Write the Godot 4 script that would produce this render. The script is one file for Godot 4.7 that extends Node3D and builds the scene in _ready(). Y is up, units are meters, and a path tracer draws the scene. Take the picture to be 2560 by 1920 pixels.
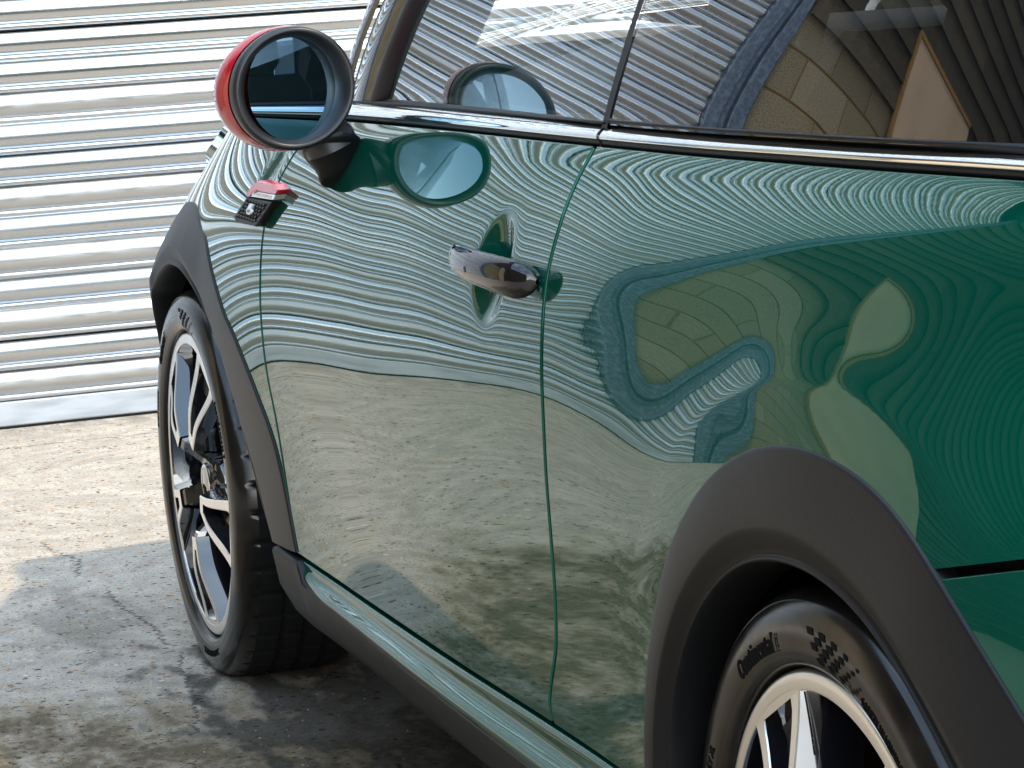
extends Node3D
# A dark green hatchback seen along its left side, parked before a galvanised roller shutter.
# x: the car drives towards -x; y up; +z is the car's left. The rear axle stands at x = 0.

# ------------------------------------------------------------------ body surface
# Control heights (1/100 mm) of the body side as a uniform cubic B-spline over x and y.
const HULL := [
	92242, 91081, 89736, 88185, 86398, 84339, 81980, 79299, 76296, 72991, 69427, 65658, 61739, 57710, 53612, 49477, 45331, 41189, 37056,
	93580, 92575, 91432, 90134, 88649, 86939, 84968, 82698, 80100, 77160, 73884, 70311, 66490, 62485, 58374, 54233, 50101, 45987, 41892,
	94413, 93573, 92633, 91577, 90376, 88994, 87387, 85509, 83313, 80758, 77814, 74481, 70806, 66881, 62820, 58722, 54633, 50564, 46516,
	94733, 94061, 93318, 92491, 91556, 90475, 89205, 87692, 85879, 83703, 81107, 78058, 74597, 70839, 66908, 62907, 58894, 54890, 50898,
	94549, 94036, 93477, 92861, 92166, 91356, 90388, 89203, 87735, 85910, 83655, 80926, 77756, 74251, 70531, 66697, 62812, 58904, 54982,
	93900, 93528, 93129, 92696, 92210, 91636, 90930, 90031, 88869, 87364, 85443, 83061, 80238, 77056, 73616, 70013, 66305, 62526, 58690,
	92859, 92600, 92331, 92047, 91731, 91354, 90872, 90223, 89337, 88137, 86552, 84537, 82094, 79275, 76157, 72816, 69310, 65676, 61933,
	91529, 91353, 91180, 91007, 90822, 90602, 90308, 89885, 89264, 88370, 87130, 85494, 83440, 80987, 78185, 75097, 71782, 68285, 64631,
	90037, 89917, 89809, 89713, 89623, 89523, 89387, 89171, 88813, 88236, 87357, 86101, 84414, 82283, 79745, 76860, 73696, 70311, 66737,
	88523, 88437, 88373, 88331, 88310, 88303, 88298, 88266, 88159, 87902, 87385, 86487, 85110, 83225, 80869, 78116, 75053, 71751, 68247,
	87122, 87061, 87029, 87032, 87071, 87146, 87251, 87375, 87481, 87496, 87290, 86686, 85557, 83841, 81581, 78895, 75896, 72655, 69207,
	85943, 85914, 85921, 85972, 86073, 86227, 86433, 86681, 86930, 87100, 87064, 86676, 85763, 84148, 81921, 79278, 76323, 73119, 69701,
	85054, 85082, 85147, 85257, 85422, 85649, 85942, 86280, 86600, 86804, 86803, 86537, 85771, 84219, 82039, 79419, 76467, 73262, 69849,
	84476, 84586, 84727, 84905, 85129, 85408, 85743, 86105, 86439, 86660, 86677, 86441, 85770, 84332, 82144, 79457, 76447, 73211, 69790,
	84184, 84384, 84605, 84849, 85120, 85423, 85753, 86090, 86400, 86623, 86642, 86413, 85828, 84426, 82195, 79439, 76372, 73097, 69650,
	84123, 84401, 84689, 84987, 85287, 85587, 85884, 86176, 86443, 86630, 86650, 86448, 85880, 84462, 82198, 79429, 76340, 73022, 69513,
	84224, 84549, 84877, 85204, 85513, 85790, 86039, 86276, 86492, 86650, 86662, 86449, 85893, 84509, 82303, 79541, 76409, 73016, 69405,
	84430, 84757, 85083, 85401, 85694, 85939, 86144, 86334, 86506, 86646, 86677, 86467, 85960, 84694, 82532, 79749, 76553, 73051, 69292,
	84697, 84980, 85261, 85532, 85779, 85992, 86175, 86345, 86509, 86649, 86694, 86510, 86043, 84811, 82680, 79907, 76659, 73040, 69103,
	84998, 85204, 85410, 85614, 85809, 85990, 86158, 86325, 86501, 86661, 86723, 86526, 85979, 84716, 82664, 79925, 76613, 72865, 68764,
	85324, 85445, 85569, 85700, 85844, 85991, 86137, 86294, 86470, 86642, 86726, 86546, 85899, 84597, 82555, 79735, 76298, 72435, 68232,
	85668, 85730, 85786, 85845, 85928, 86032, 86149, 86284, 86436, 86584, 86666, 86529, 85926, 84610, 82448, 79387, 75761, 71766, 67473,
	86026, 86074, 86087, 86072, 86089, 86142, 86223, 86333, 86451, 86544, 86576, 86425, 85951, 84782, 82602, 79145, 75175, 70907, 66428,
	86398, 86472, 86464, 86390, 86339, 86338, 86381, 86461, 86544, 86587, 86528, 86274, 85596, 84885, 82698, 79124, 74582, 69844, 64999,
	86643, 86710, 86720, 86695, 86675, 86665, 86657, 86674, 86730, 86680, 86403, 86082, 85577, 84385, 82588, 78983, 74103, 68422, 62219,
	86631, 86722, 86796, 86853, 86889, 86877, 86778, 86637, 86634, 86771, 86650, 85840, 85113, 84077, 82319, 79002, 73445, 66570, 58630,
	86296, 86448, 86593, 86725, 86823, 86853, 86772, 86590, 86456, 86705, 87469, 86402, 85012, 83519, 82007, 78869, 72870, 64833, 55135,
	85591, 85812, 86033, 86249, 86450, 86623, 86778, 86970, 87288, 87720, 87906, 87262, 85819, 83128, 81260, 78540, 72363, 63420, 52696,
	84470, 84750, 85050, 85373, 85729, 86147, 86673, 87338, 88068, 88575, 88372, 86938, 84192, 81969, 80374, 77872, 71050, 62315, 52135,
	82886, 83215, 83594, 84036, 84567, 85222, 86015, 86897, 87687, 88004, 87231, 84868, 82481, 80438, 78420, 76663, 70450, 62583, 53479,
	80801, 81171, 81615, 82146, 82785, 83538, 84364, 85134, 85620, 85552, 84688, 82572, 79262, 76496, 75386, 74181, 70219, 63940, 56039,
	78195, 78589, 79052, 79589, 80196, 80842, 81454, 81914, 82062, 81694, 80539, 78468, 75845, 73616, 72211, 70824, 68360, 64261, 58552,
	75065, 75444, 75846, 76267, 76681, 77042, 77276, 77294, 76998, 76282, 75084, 73512, 71832, 70258, 68822, 67364, 65554, 63036, 59648,
	71417, 71719, 71965, 72142, 72219, 72156, 71909, 71435, 70716, 69801, 68830, 67895, 66980, 66008, 64914, 63678, 62274, 60641, 58726,
	67259, 67418, 67413, 67226, 66835, 66230, 65431, 64505, 63563, 62734, 62107, 61668, 61317, 60925, 60381, 59606, 58570, 57291, 55794,
]
const CREASE := [0.41827, -0.03308, -0.55564, 17.23769, 18.95615]

const HX0 := -3.0
const HDX := 3.65 / 32.0
const HY0 := 0.26
const HDY := 0.74 / 16.0
const WALL_X := -5.2254
const WHEELBASE := 2.495
const HUB_Y := 0.2995
const FACE_Z := 0.845

var rng := RandomNumberGenerator.new()
var mats := {}
var hull := PackedFloat32Array()

func hull_at(x: float, y: float) -> Vector3:
	# (z, dz/dx, dz/dy) of the left body side
	var a: float = clampf((x - HX0) / HDX, 0.0, 31.99999)
	var b: float = clampf((y - HY0) / HDY, 0.0, 15.99999)
	var i := int(a)
	var j := int(b)
	var t := a - i
	var s := b - j
	var bx := [(1 - t) * (1 - t) * (1 - t) / 6.0, (3 * t * t * t - 6 * t * t + 4) / 6.0, (-3 * t * t * t + 3 * t * t + 3 * t + 1) / 6.0, t * t * t / 6.0]
	var dx := [-(1 - t) * (1 - t) / 2.0, (9 * t * t - 12 * t) / 6.0, (-9 * t * t + 6 * t + 3) / 6.0, t * t / 2.0]
	var b0 := (1 - s) * (1 - s) * (1 - s) / 6.0
	var b1 := (3 * s * s * s - 6 * s * s + 4) / 6.0
	var b2 := (-3 * s * s * s + 3 * s * s + 3 * s + 1) / 6.0
	var b3 := s * s * s / 6.0
	var d0 := -(1 - s) * (1 - s) / 2.0
	var d1 := (9 * s * s - 12 * s) / 6.0
	var d2 := (-9 * s * s + 6 * s + 3) / 6.0
	var d3 := s * s / 2.0
	var z := 0.0
	var fx := 0.0
	var fy := 0.0
	for q in 4:
		var k := (i + q) * 19 + j
		var h0 := hull[k]
		var h1 := hull[k + 1]
		var h2 := hull[k + 2]
		var h3 := hull[k + 3]
		var row: float = h0 * b0 + h1 * b1 + h2 * b2 + h3 * b3
		z += bx[q] * row
		fx += dx[q] * row
		fy += bx[q] * (h0 * d0 + h1 * d1 + h2 * d2 + h3 * d3)
	fx /= HDX
	fy /= HDY
	# crease round the rear wheel arch
	var px := x - 0.012
	var py := y - 0.298
	var r := sqrt(px * px + py * py) + 1e-9
	if r < 0.8:
		var tt := 0.476 - r
		var sq := sqrt(tt * tt + 1.6e-5)
		var sm := 0.5 * (tt + sq)
		var g := 0.5 * (1 + tt / sq)
		var co := px / r
		var sn := py / r
		var f: float = CREASE[0] + CREASE[1] * co + CREASE[2] * sn
		var ty := clampf((y - 0.54) / 0.14, 0.0, 1.0)
		var tw := ty * ty * (3 - 2 * ty)
		z += sm * f * tw
		fx += tw * (-g * co * f + sm * (CREASE[1] * (1 - co * co) / r - CREASE[2] * co * sn / r))
		fy += tw * (-g * sn * f + sm * (-CREASE[1] * co * sn / r + CREASE[2] * (1 - sn * sn) / r)) + sm * f * 6 * ty * (1 - ty) / 0.14
	# roll under the belt line and over the bonnet
	var u := maxf(0.0, y - 0.888 - 0.018 * (x + 1.5))
	var kk: float = CREASE[3] + CREASE[4] * x
	z += u * u * kk
	fx += -0.036 * u * kk + u * u * CREASE[4]
	fy += 2 * u * kk
	return Vector3(z, fx, fy)

func glass_at(x: float, y: float) -> float:
	var X := clampf(x, -1.9, 0.6) + 0.8
	var Y := y - 0.95
	var U := maxf(0.0, X - 0.52)
	return 0.7645 + 0.0108 * X - 0.0365 * X * X - 0.0230 * pow(X, 3) + 0.0226 * pow(X, 4) + Y * (-0.2353 - 0.0776 * X + 0.0899 * X * X - 0.0962 * pow(X, 3) + 0.0698 * U * U) + Y * Y * (-0.4787 + 0.1764 * X + 0.3115 * X * X - 1.2995 * U * U) - 0.3219 * U * U * U

func belt(x: float) -> float:  # lower edge of the bright belt strip
	return curve(x, [[-2.1, 0.897], [-1.6, 0.909], [-1.033, 0.9195], [-0.665, 0.9235], [-0.4, 0.927], [-0.19, 0.931], [0.16, 0.9365], [0.7, 0.942]])

func curve(x: float, pts: Array) -> float:  # smooth interpolation through [x, value] pairs
	var n := pts.size()
	if x <= pts[0][0]:
		return pts[0][1]
	if x >= pts[n - 1][0]:
		return pts[n - 1][1]
	var i := 0
	while x > pts[i + 1][0]:
		i += 1
	var h: float = pts[i + 1][0] - pts[i][0]
	var t: float = (x - pts[i][0]) / h
	var slope := func(k: int) -> float:
		var lo: int = maxi(k - 1, 0)
		var hi: int = mini(k + 1, n - 1)
		return (pts[hi][1] - pts[lo][1]) / (pts[hi][0] - pts[lo][0])
	var m0: float = slope.call(i)
	var m1: float = slope.call(i + 1)
	var t2 := t * t
	var t3 := t2 * t
	return (2 * t3 - 3 * t2 + 1) * pts[i][1] + (t3 - 2 * t2 + t) * h * m0 + (-2 * t3 + 3 * t2) * pts[i + 1][1] + (t3 - t2) * h * m1

# ------------------------------------------------------------------ mesh collector
class Shape:
	var v := PackedVector3Array()
	var n := PackedVector3Array()
	var uv := PackedVector2Array()
	var c := PackedColorArray()
	var ix := PackedInt32Array()

	func tri(a: Vector3, b: Vector3, d: Vector3, nn := Vector3.ZERO) -> void:
		# a flat face; nn turns it the right way round
		var f := (b - a).cross(d - a)
		if nn != Vector3.ZERO and f.dot(nn) < 0:
			var k := b
			b = d
			d = k
			f = -f
		f = f.normalized()
		var o := v.size()
		v.append_array([a, b, d])
		n.append_array([f, f, f])
		uv.append_array([Vector2(a.x, a.y), Vector2(b.x, b.y), Vector2(d.x, d.y)])
		ix.append_array([o, o + 2, o + 1])

	func quad(a: Vector3, b: Vector3, d: Vector3, e: Vector3, nn := Vector3.ZERO) -> void:
		tri(a, b, d, nn)
		tri(a, d, e, nn)

	func box(lo: Vector3, hi: Vector3, bevel := 0.0) -> void:
		if bevel <= 0.0:
			var p := func(i: int, j: int, k: int) -> Vector3: return Vector3(hi.x if i else lo.x, hi.y if j else lo.y, hi.z if k else lo.z)
			quad(p.call(0, 0, 0), p.call(0, 1, 0), p.call(0, 1, 1), p.call(0, 0, 1), Vector3.LEFT)
			quad(p.call(1, 0, 0), p.call(1, 1, 0), p.call(1, 1, 1), p.call(1, 0, 1), Vector3.RIGHT)
			quad(p.call(0, 0, 0), p.call(1, 0, 0), p.call(1, 0, 1), p.call(0, 0, 1), Vector3.DOWN)
			quad(p.call(0, 1, 0), p.call(1, 1, 0), p.call(1, 1, 1), p.call(0, 1, 1), Vector3.UP)
			quad(p.call(0, 0, 0), p.call(1, 0, 0), p.call(1, 1, 0), p.call(0, 1, 0), Vector3.FORWARD)
			quad(p.call(0, 0, 1), p.call(1, 0, 1), p.call(1, 1, 1), p.call(0, 1, 1), Vector3.BACK)
			return
		# chamfered: every face inset, edges and corners bridged
		var c3 := (lo + hi) / 2.0
		var e3 := (hi - lo) / 2.0
		var b := minf(bevel, minf(e3.x, minf(e3.y, e3.z)) * 0.9)
		var ax := [Vector3.RIGHT, Vector3.UP, Vector3.BACK]
		for d in 3:
			for s in [-1.0, 1.0]:
				var u: Vector3 = ax[(d + 1) % 3]
				var w: Vector3 = ax[(d + 2) % 3]
				var nn: Vector3 = ax[d] * s
				var m: Vector3 = c3 + nn * e3[d]
				var uu: Vector3 = u * (e3[(d + 1) % 3] - b)
				var ww: Vector3 = w * (e3[(d + 2) % 3] - b)
				quad(m - uu - ww, m + uu - ww, m + uu + ww, m - uu + ww, nn)
		for d in 3:
			var u: Vector3 = ax[(d + 1) % 3]
			var w: Vector3 = ax[(d + 2) % 3]
			for su in [-1.0, 1.0]:
				for sw in [-1.0, 1.0]:
					var A: Vector3 = c3 + u * su * e3[(d + 1) % 3] + w * sw * (e3[(d + 2) % 3] - b)
					var B: Vector3 = c3 + u * su * (e3[(d + 1) % 3] - b) + w * sw * e3[(d + 2) % 3]
					var l: Vector3 = ax[d] * (e3[d] - b)
					quad(A - l, A + l, B + l, B - l, u * su + w * sw)
		for sx in [-1.0, 1.0]:
			for sy in [-1.0, 1.0]:
				for sz in [-1.0, 1.0]:
					var o := Vector3(sx, sy, sz)
					tri(c3 + o * e3 - Vector3(0, sy, sz) * b, c3 + o * e3 - Vector3(sx, 0, sz) * b, c3 + o * e3 - Vector3(sx, sy, 0) * b, o)

	func grid(P: Array, sgn := 1.0, wrap_u := false, wrap_v := false, N: Array = []) -> void:
		# P: rows of points; normals = (d/drow x d/dcolumn) * sgn
		var nu := P.size()
		var nv: int = P[0].size()
		var o := v.size()
		for i in nu:
			var ia: int = (i - 1 + nu) % nu if wrap_u else maxi(i - 1, 0)
			var ib: int = (i + 1) % nu if wrap_u else mini(i + 1, nu - 1)
			for j in nv:
				v.append(P[i][j])
				uv.append(Vector2(float(j) / (nv - 1), float(i) / (nu - 1)))
				if N.size():
					n.append(N[i][j])
				else:
					var ja: int = (j - 1 + nv) % nv if wrap_v else maxi(j - 1, 0)
					var jb: int = (j + 1) % nv if wrap_v else mini(j + 1, nv - 1)
					var q: Vector3 = (P[ib][j] - P[ia][j]).cross(P[i][jb] - P[i][ja]) * sgn
					n.append(q.normalized() if q.length() > 1e-14 else Vector3.UP)
		for i in (nu if wrap_u else nu - 1):
			for j in (nv if wrap_v else nv - 1):
				var a := o + i * nv + j
				var b := o + ((i + 1) % nu) * nv + j
				var cc := o + ((i + 1) % nu) * nv + (j + 1) % nv
				var d := o + i * nv + (j + 1) % nv
				if sgn > 0:
					ix.append_array([a, cc, b, a, d, cc])
				else:
					ix.append_array([a, b, cc, a, cc, d])

	func lathe(prof: Array, seg: int, axis := "z", from := 0.0, to := TAU) -> void:
		# prof: [radius, along] pairs, spun round the z axis; outside = left of the profile's run
		var rows := []
		var full := is_equal_approx(to - from, TAU)
		for i in (seg if full else seg + 1):
			var a := from + (to - from) * i / seg
			var row := PackedVector3Array()
			for q in prof:
				row.append(Vector3(q[0] * cos(a), q[0] * sin(a), q[1]))
			rows.append(row)
		grid(rows, 1.0, full)

	func tube(path: Array, rad: Array, seg := 12, caps := true) -> void:
		var rows := []
		var up := Vector3.UP
		for i in path.size():
			var d: Vector3 = (path[mini(i + 1, path.size() - 1)] - path[maxi(i - 1, 0)]).normalized()
			if absf(d.dot(up)) > 0.95:
				up = Vector3.RIGHT
			var s := d.cross(up).normalized()
			var t := s.cross(d).normalized()
			up = t
			var row := PackedVector3Array()
			for k in seg:
				var a := TAU * k / seg
				row.append(path[i] + (s * cos(a) + t * sin(a)) * rad[i])
			rows.append(row)
		grid(rows, -1.0, false, true)
		if caps:
			for e in [0, path.size() - 1]:
				for k in range(1, seg - 1):
					var dd: Vector3 = path[0] - path[1] if e == 0 else path[e] - path[e - 1]
					tri(rows[e][0], rows[e][k], rows[e][k + 1], dd)

	func fan(ring: Array, nn: Vector3) -> void:
		var m := Vector3.ZERO
		for q in ring:
			m += q
		m /= ring.size()
		for k in ring.size():
			tri(m, ring[k], ring[(k + 1) % ring.size()], nn)

	func poly_prism(ring: PackedVector2Array, z0: float, z1: float, bevel := 0.0) -> void:
		# outline in x, y pushed along z from z0 (back) to z1 (front)
		var t := Geometry2D.triangulate_polygon(ring)
		for k in range(0, t.size(), 3):
			tri(Vector3(ring[t[k]].x, ring[t[k]].y, z1), Vector3(ring[t[k + 1]].x, ring[t[k + 1]].y, z1), Vector3(ring[t[k + 2]].x, ring[t[k + 2]].y, z1), Vector3(0, 0, signf(z1 - z0)))
		var m := Vector2.ZERO
		for q in ring:
			m += q
		m /= ring.size()
		for k in ring.size():
			var a := ring[k]
			var b := ring[(k + 1) % ring.size()]
			quad(Vector3(a.x, a.y, z0), Vector3(b.x, b.y, z0), Vector3(b.x, b.y, z1), Vector3(a.x, a.y, z1), Vector3((a + b).x / 2 - m.x, (a + b).y / 2 - m.y, 0))

	func moved(t: Transform3D) -> void:
		for k in v.size():
			v[k] = t * v[k]
			n[k] = (t.basis * n[k]).normalized()

	func mesh(m: Material) -> ArrayMesh:
		var a := []
		a.resize(Mesh.ARRAY_MAX)
		a[Mesh.ARRAY_VERTEX] = v
		a[Mesh.ARRAY_NORMAL] = n
		a[Mesh.ARRAY_TEX_UV] = uv
		if c.size() == v.size():
			a[Mesh.ARRAY_COLOR] = c
		a[Mesh.ARRAY_INDEX] = ix
		var out := ArrayMesh.new()
		out.add_surface_from_arrays(Mesh.PRIMITIVE_TRIANGLES, a)
		out.surface_set_material(0, m)
		return out

# ------------------------------------------------------------------ objects
func part(called: String, s, m: Material, parent: Node) -> MeshInstance3D:
	var o := MeshInstance3D.new()
	o.name = numbered(called, parent)
	o.mesh = s.mesh(m) if s is Shape else s
	if not (s is Shape):
		o.material_override = m
	parent.add_child(o, true)
	return o

func numbered(called: String, parent: Node) -> String:
	if not parent.has_node(NodePath(called)):
		return called
	var k := 1
	var key := "%s/%s" % [parent.get_instance_id(), called]
	if counts.has(key):
		k = counts[key] + 1
	counts[key] = k
	return "%s_%03d" % [called, k]
var counts := {}

func thing(called: String, label: String, category: String, at := Vector3.ZERO) -> Node3D:
	var o := Node3D.new()
	o.name = numbered(called, self)
	o.position = at
	add_child(o, true)
	o.set_meta("label", label)
	o.set_meta("category", category)
	return o

func mat(called: String, col: Color, rough: float, metal := 0.0, spec := 0.5) -> StandardMaterial3D:
	# col is a linear base colour
	var m := StandardMaterial3D.new()
	m.resource_name = called
	m.albedo_color = col.linear_to_srgb()
	m.roughness = rough
	m.metallic = metal
	m.metallic_specular = spec
	mats[called] = m
	return m

func noise_tex(size: int, freq: float, ramp: Array, seed_: int, octaves := 4, kind := FastNoiseLite.TYPE_SIMPLEX_SMOOTH, normal := 0.0) -> NoiseTexture2D:
	var f := FastNoiseLite.new()
	f.seed = seed_
	f.frequency = freq
	f.fractal_octaves = octaves
	f.noise_type = kind
	var t := NoiseTexture2D.new()
	t.width = size
	t.height = size
	t.seamless = true
	t.noise = f
	if normal > 0.0:
		t.as_normal_map = true
		t.bump_strength = normal
	elif ramp.size():
		var g := Gradient.new()
		var offs := PackedFloat32Array()
		var cols := PackedColorArray()
		for q in ramp:
			offs.append(q[0])
			cols.append(q[1])
		g.offsets = offs
		g.colors = cols
		t.color_ramp = g
	return t

func grey(v: float) -> Color:
	return Color(v, v, v)

func triplanar(m: StandardMaterial3D, scale: Vector3, world := false) -> void:
	m.uv1_triplanar = true
	m.uv1_world_triplanar = world
	m.uv1_scale = scale

func _ready() -> void:
	rng.seed = 4711
	# ---- camera
	var cam := Camera3D.new()
	cam.name = "camera"
	cam.transform = Transform3D(Basis(Vector3(0.303194, -0.059909, -0.951044), Vector3(-0.124535, 0.986971, -0.101875), Vector3(0.944756, 0.149326, 0.291783)), Vector3(2.16207, 1.14157, 1.75658))
	cam.fov = 14.4466
	cam.near = 0.05
	cam.far = 400.0
	add_child(cam)
	cam.current = true
	# ---- sky, sun, exposure
	var sky := ProceduralSkyMaterial.new()
	sky.sky_top_color = Color(0.36, 0.43, 0.50)
	sky.sky_horizon_color = Color(0.85, 0.85, 0.83)
	sky.sky_curve = 0.16
	sky.ground_bottom_color = Color(0.30, 0.28, 0.26)
	sky.ground_horizon_color = Color(0.50, 0.50, 0.50)
	sky.sky_energy_multiplier = 3.0
	sky.sky_cover = cloud_cover()
	sky.sky_cover_modulate = Color(1, 1, 1, 0.7)
	var env := Environment.new()
	env.background_mode = Environment.BG_SKY
	env.sky = Sky.new()
	env.sky.sky_material = sky
	env.tonemap_mode = Environment.TONE_MAPPER_LINEAR
	env.tonemap_exposure = 1.0
	env.sdfgi_enabled = true
	env.ssao_enabled = true
	env.ssil_enabled = true
	var we := WorldEnvironment.new()
	we.name = "world"
	we.environment = env
	add_child(we)
	var sun := DirectionalLight3D.new()
	sun.name = "sun"
	sun.light_energy = 1.1
	sun.light_color = Color(1.0, 0.93, 0.82)
	sun.light_angular_distance = 1.5
	sun.shadow_enabled = true
	add_child(sun)
	sun.look_at_from_position(Vector3(0.45, 1.0, -0.46) * 20.0, Vector3.ZERO, Vector3.UP)
	# ---- the rest
	for row in HULL:
		hull.append(row / 100000.0)
	build_materials()
	build_ground()
	build_wall()
	build_far_things()
	build_car()

func cloud_cover() -> ImageTexture:
	var f := FastNoiseLite.new()
	f.seed = 5
	f.noise_type = FastNoiseLite.TYPE_SIMPLEX_SMOOTH
	f.fractal_octaves = 5
	f.frequency = 1.0
	var im := Image.create(512, 256, false, Image.FORMAT_RGBA8)
	for y in 256:
		var up := (0.5 - (y + 0.5) / 256.0) * PI
		for x in 512:
			var a := (x + 0.5) / 512.0 * TAU
			var d := Vector3(cos(a) * cos(up), sin(up), sin(a) * cos(up))
			var v := f.get_noise_3d(d.x * 1.6, d.y * 3.4, d.z * 1.6)
			var k := smoothstep(-0.12, 0.35, v) * smoothstep(-0.02, 0.1, d.y)
			im.set_pixel(x, y, Color(0.92, 0.93, 0.95, k))
	return ImageTexture.create_from_image(im)

func build_materials() -> void:
	var paint := mat("green_paint", Color(0.0, 0.064, 0.040), 0.012, 0.36, 0.30)
	paint.clearcoat_enabled = true
	paint.clearcoat = 0.38
	paint.clearcoat_roughness = 0.0
	paint.normal_enabled = true
	paint.normal_texture = noise_tex(512, 0.06, [], 91, 2, FastNoiseLite.TYPE_SIMPLEX_SMOOTH, 3.0)
	paint.normal_scale = 0.003
	triplanar(paint, Vector3(5, 5, 5))
	var red := mat("red_paint", Color(0.40, 0.002, 0.014), 0.08, 0.0, 0.25)
	red.clearcoat_enabled = true
	red.clearcoat = 0.5
	red.clearcoat_roughness = 0.0
	var gloss := mat("gloss_black", Color(0.006, 0.006, 0.008), 0.02, 0.0, 0.9)
	gloss.clearcoat_enabled = true
	gloss.clearcoat = 0.7
	gloss.clearcoat_roughness = 0.0
	var pl := mat("grained_plastic", Color(0.0060, 0.0062, 0.0072), 0.45, 0.0, 0.36)
	pl.normal_enabled = true
	pl.normal_texture = noise_tex(256, 0.12, [], 3, 3, FastNoiseLite.TYPE_SIMPLEX_SMOOTH, 2.0)
	pl.normal_scale = 0.10
	triplanar(pl, Vector3(9, 9, 9))
	mat("satin_black", Color(0.014, 0.014, 0.016), 0.38, 0.0, 0.5)
	mat("matt_black", Color(0.006, 0.006, 0.006), 0.9, 0.0, 0.2)
	var tyre := mat("tyre_rubber", Color(0.006, 0.006, 0.0065), 0.26, 0.0, 0.45)
	tyre.roughness_texture = noise_tex(256, 0.03, [[0.0, grey(0.55)], [1.0, grey(1.0)]], 8)
	tyre.albedo_color = Color(0.016, 0.015, 0.014).linear_to_srgb()
	tyre.albedo_texture = noise_tex(256, 0.02, [[0.25, Color(0.55, 0.55, 0.57)], [0.6, Color(0.75, 0.73, 0.70)], [0.9, Color(1, 0.96, 0.9)]], 9, 5)
	triplanar(tyre, Vector3(4, 4, 4))
	mat("tread_rubber", Color(0.009, 0.009, 0.009), 0.8, 0.0, 0.25)
	mat("tyre_print", Color(0.004, 0.004, 0.004), 0.75, 0.0, 0.2)
	mat("rubber", Color(0.010, 0.010, 0.012), 0.5, 0.0, 0.4)
	var al := mat("machined_alloy", Color(0.90, 0.88, 0.85), 0.34, 1.0, 0.5)
	al.roughness_texture = noise_tex(256, 0.05, [[0.0, grey(0.92)], [1.0, grey(1.0)]], 18)
	triplanar(al, Vector3(6, 6, 6))
	mat("chrome", Color(0.86, 0.87, 0.88), 0.04, 1.0, 0.5)
	mat("dark_chrome", Color(0.012, 0.012, 0.014), 0.02, 0.6, 0.8)
	mat("mirror_silver", Color(0.17, 0.27, 0.35), 0.0, 1.0, 0.5)
	mat("cast_iron", Color(0.22, 0.21, 0.20), 0.35, 0.9, 0.5)
	mat("brake_red", Color(0.45, 0.01, 0.02), 0.35, 0.0, 0.5)
	mat("red_plastic", Color(0.55, 0.004, 0.03), 0.12, 0.0, 0.7)
	mat("clear_lens", Color(0.75, 0.77, 0.78), 0.12, 0.5, 0.8)
	mat("cabin_cloth", Color(0.012, 0.012, 0.013), 0.8)
	mat("white_enamel", Color(0.78, 0.78, 0.78), 0.3)
	var g1 := mat("door_glass", Color(0.003, 0.055, 0.058), 0.0, 0.0, 0.8)
	g1.albedo_color.a = 0.36
	g1.transparency = BaseMaterial3D.TRANSPARENCY_ALPHA
	g1.clearcoat_enabled = true
	g1.clearcoat = 0.6
	g1.clearcoat_roughness = 0.0
	var g2 := mat("tinted_glass", Color(0.002, 0.003, 0.004), 0.0, 0.0, 0.6)
	g2.albedo_color.a = 0.72
	g2.transparency = BaseMaterial3D.TRANSPARENCY_ALPHA
	g2.clearcoat_enabled = true
	g2.clearcoat = 0.35
	g2.clearcoat_roughness = 0.0
	var g3 := mat("clear_glass", Color(0.9, 1.0, 0.97), 0.0, 0.0, 0.5)
	g3.albedo_color.a = 0.04
	g3.transparency = BaseMaterial3D.TRANSPARENCY_ALPHA
	# galvanised steel of the shutter
	var spread := noise_tex(512, 0.006, [[0.0, grey(0.70)], [1.0, grey(1.0)]], 21, 4)
	for k in 3:
		var m := mat("galvanised_%d" % k, Color([0.57, 0.54, 0.60][k], [0.59, 0.57, 0.62][k], [0.61, 0.60, 0.63][k]), [0.31, 0.34, 0.28][k], 1.0, 0.5)
		m.roughness_texture = spread
		triplanar(m, Vector3(0.8, 6.0, 0.35), true)
	var dirty := mat("galvanised_dusty", Color(0.50, 0.50, 0.49), 0.50, 0.85, 0.5)
	dirty.roughness_texture = noise_tex(512, 0.02, [[0.3, grey(0.62)], [0.55, grey(0.95)], [1.0, grey(1.0)]], 22, 5)
	triplanar(dirty, Vector3(0.8, 9.0, 0.9), true)
	var zinc := mat("zinc_rail", Color(0.20, 0.26, 0.33), 0.42, 0.65, 0.5)
	zinc.albedo_texture = noise_tex(512, 0.045, [[0.2, Color(0.72, 0.74, 0.78)], [0.5, Color(0.86, 0.87, 0.9)], [0.8, Color(1, 1, 1)]], 31, 3, FastNoiseLite.TYPE_CELLULAR)
	triplanar(zinc, Vector3(1.6, 1.6, 1.6), true)
	var rail := mat("pale_rail", Color(0.50, 0.53, 0.56), 0.55, 0.2, 0.5)
	rail.albedo_texture = noise_tex(512, 0.012, [[0.0, Color(0.80, 0.80, 0.80)], [0.55, Color(0.96, 0.96, 0.96)], [1.0, Color(1, 1, 1)]], 33, 5)
	triplanar(rail, Vector3(1.0, 3.0, 0.6), true)
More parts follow.
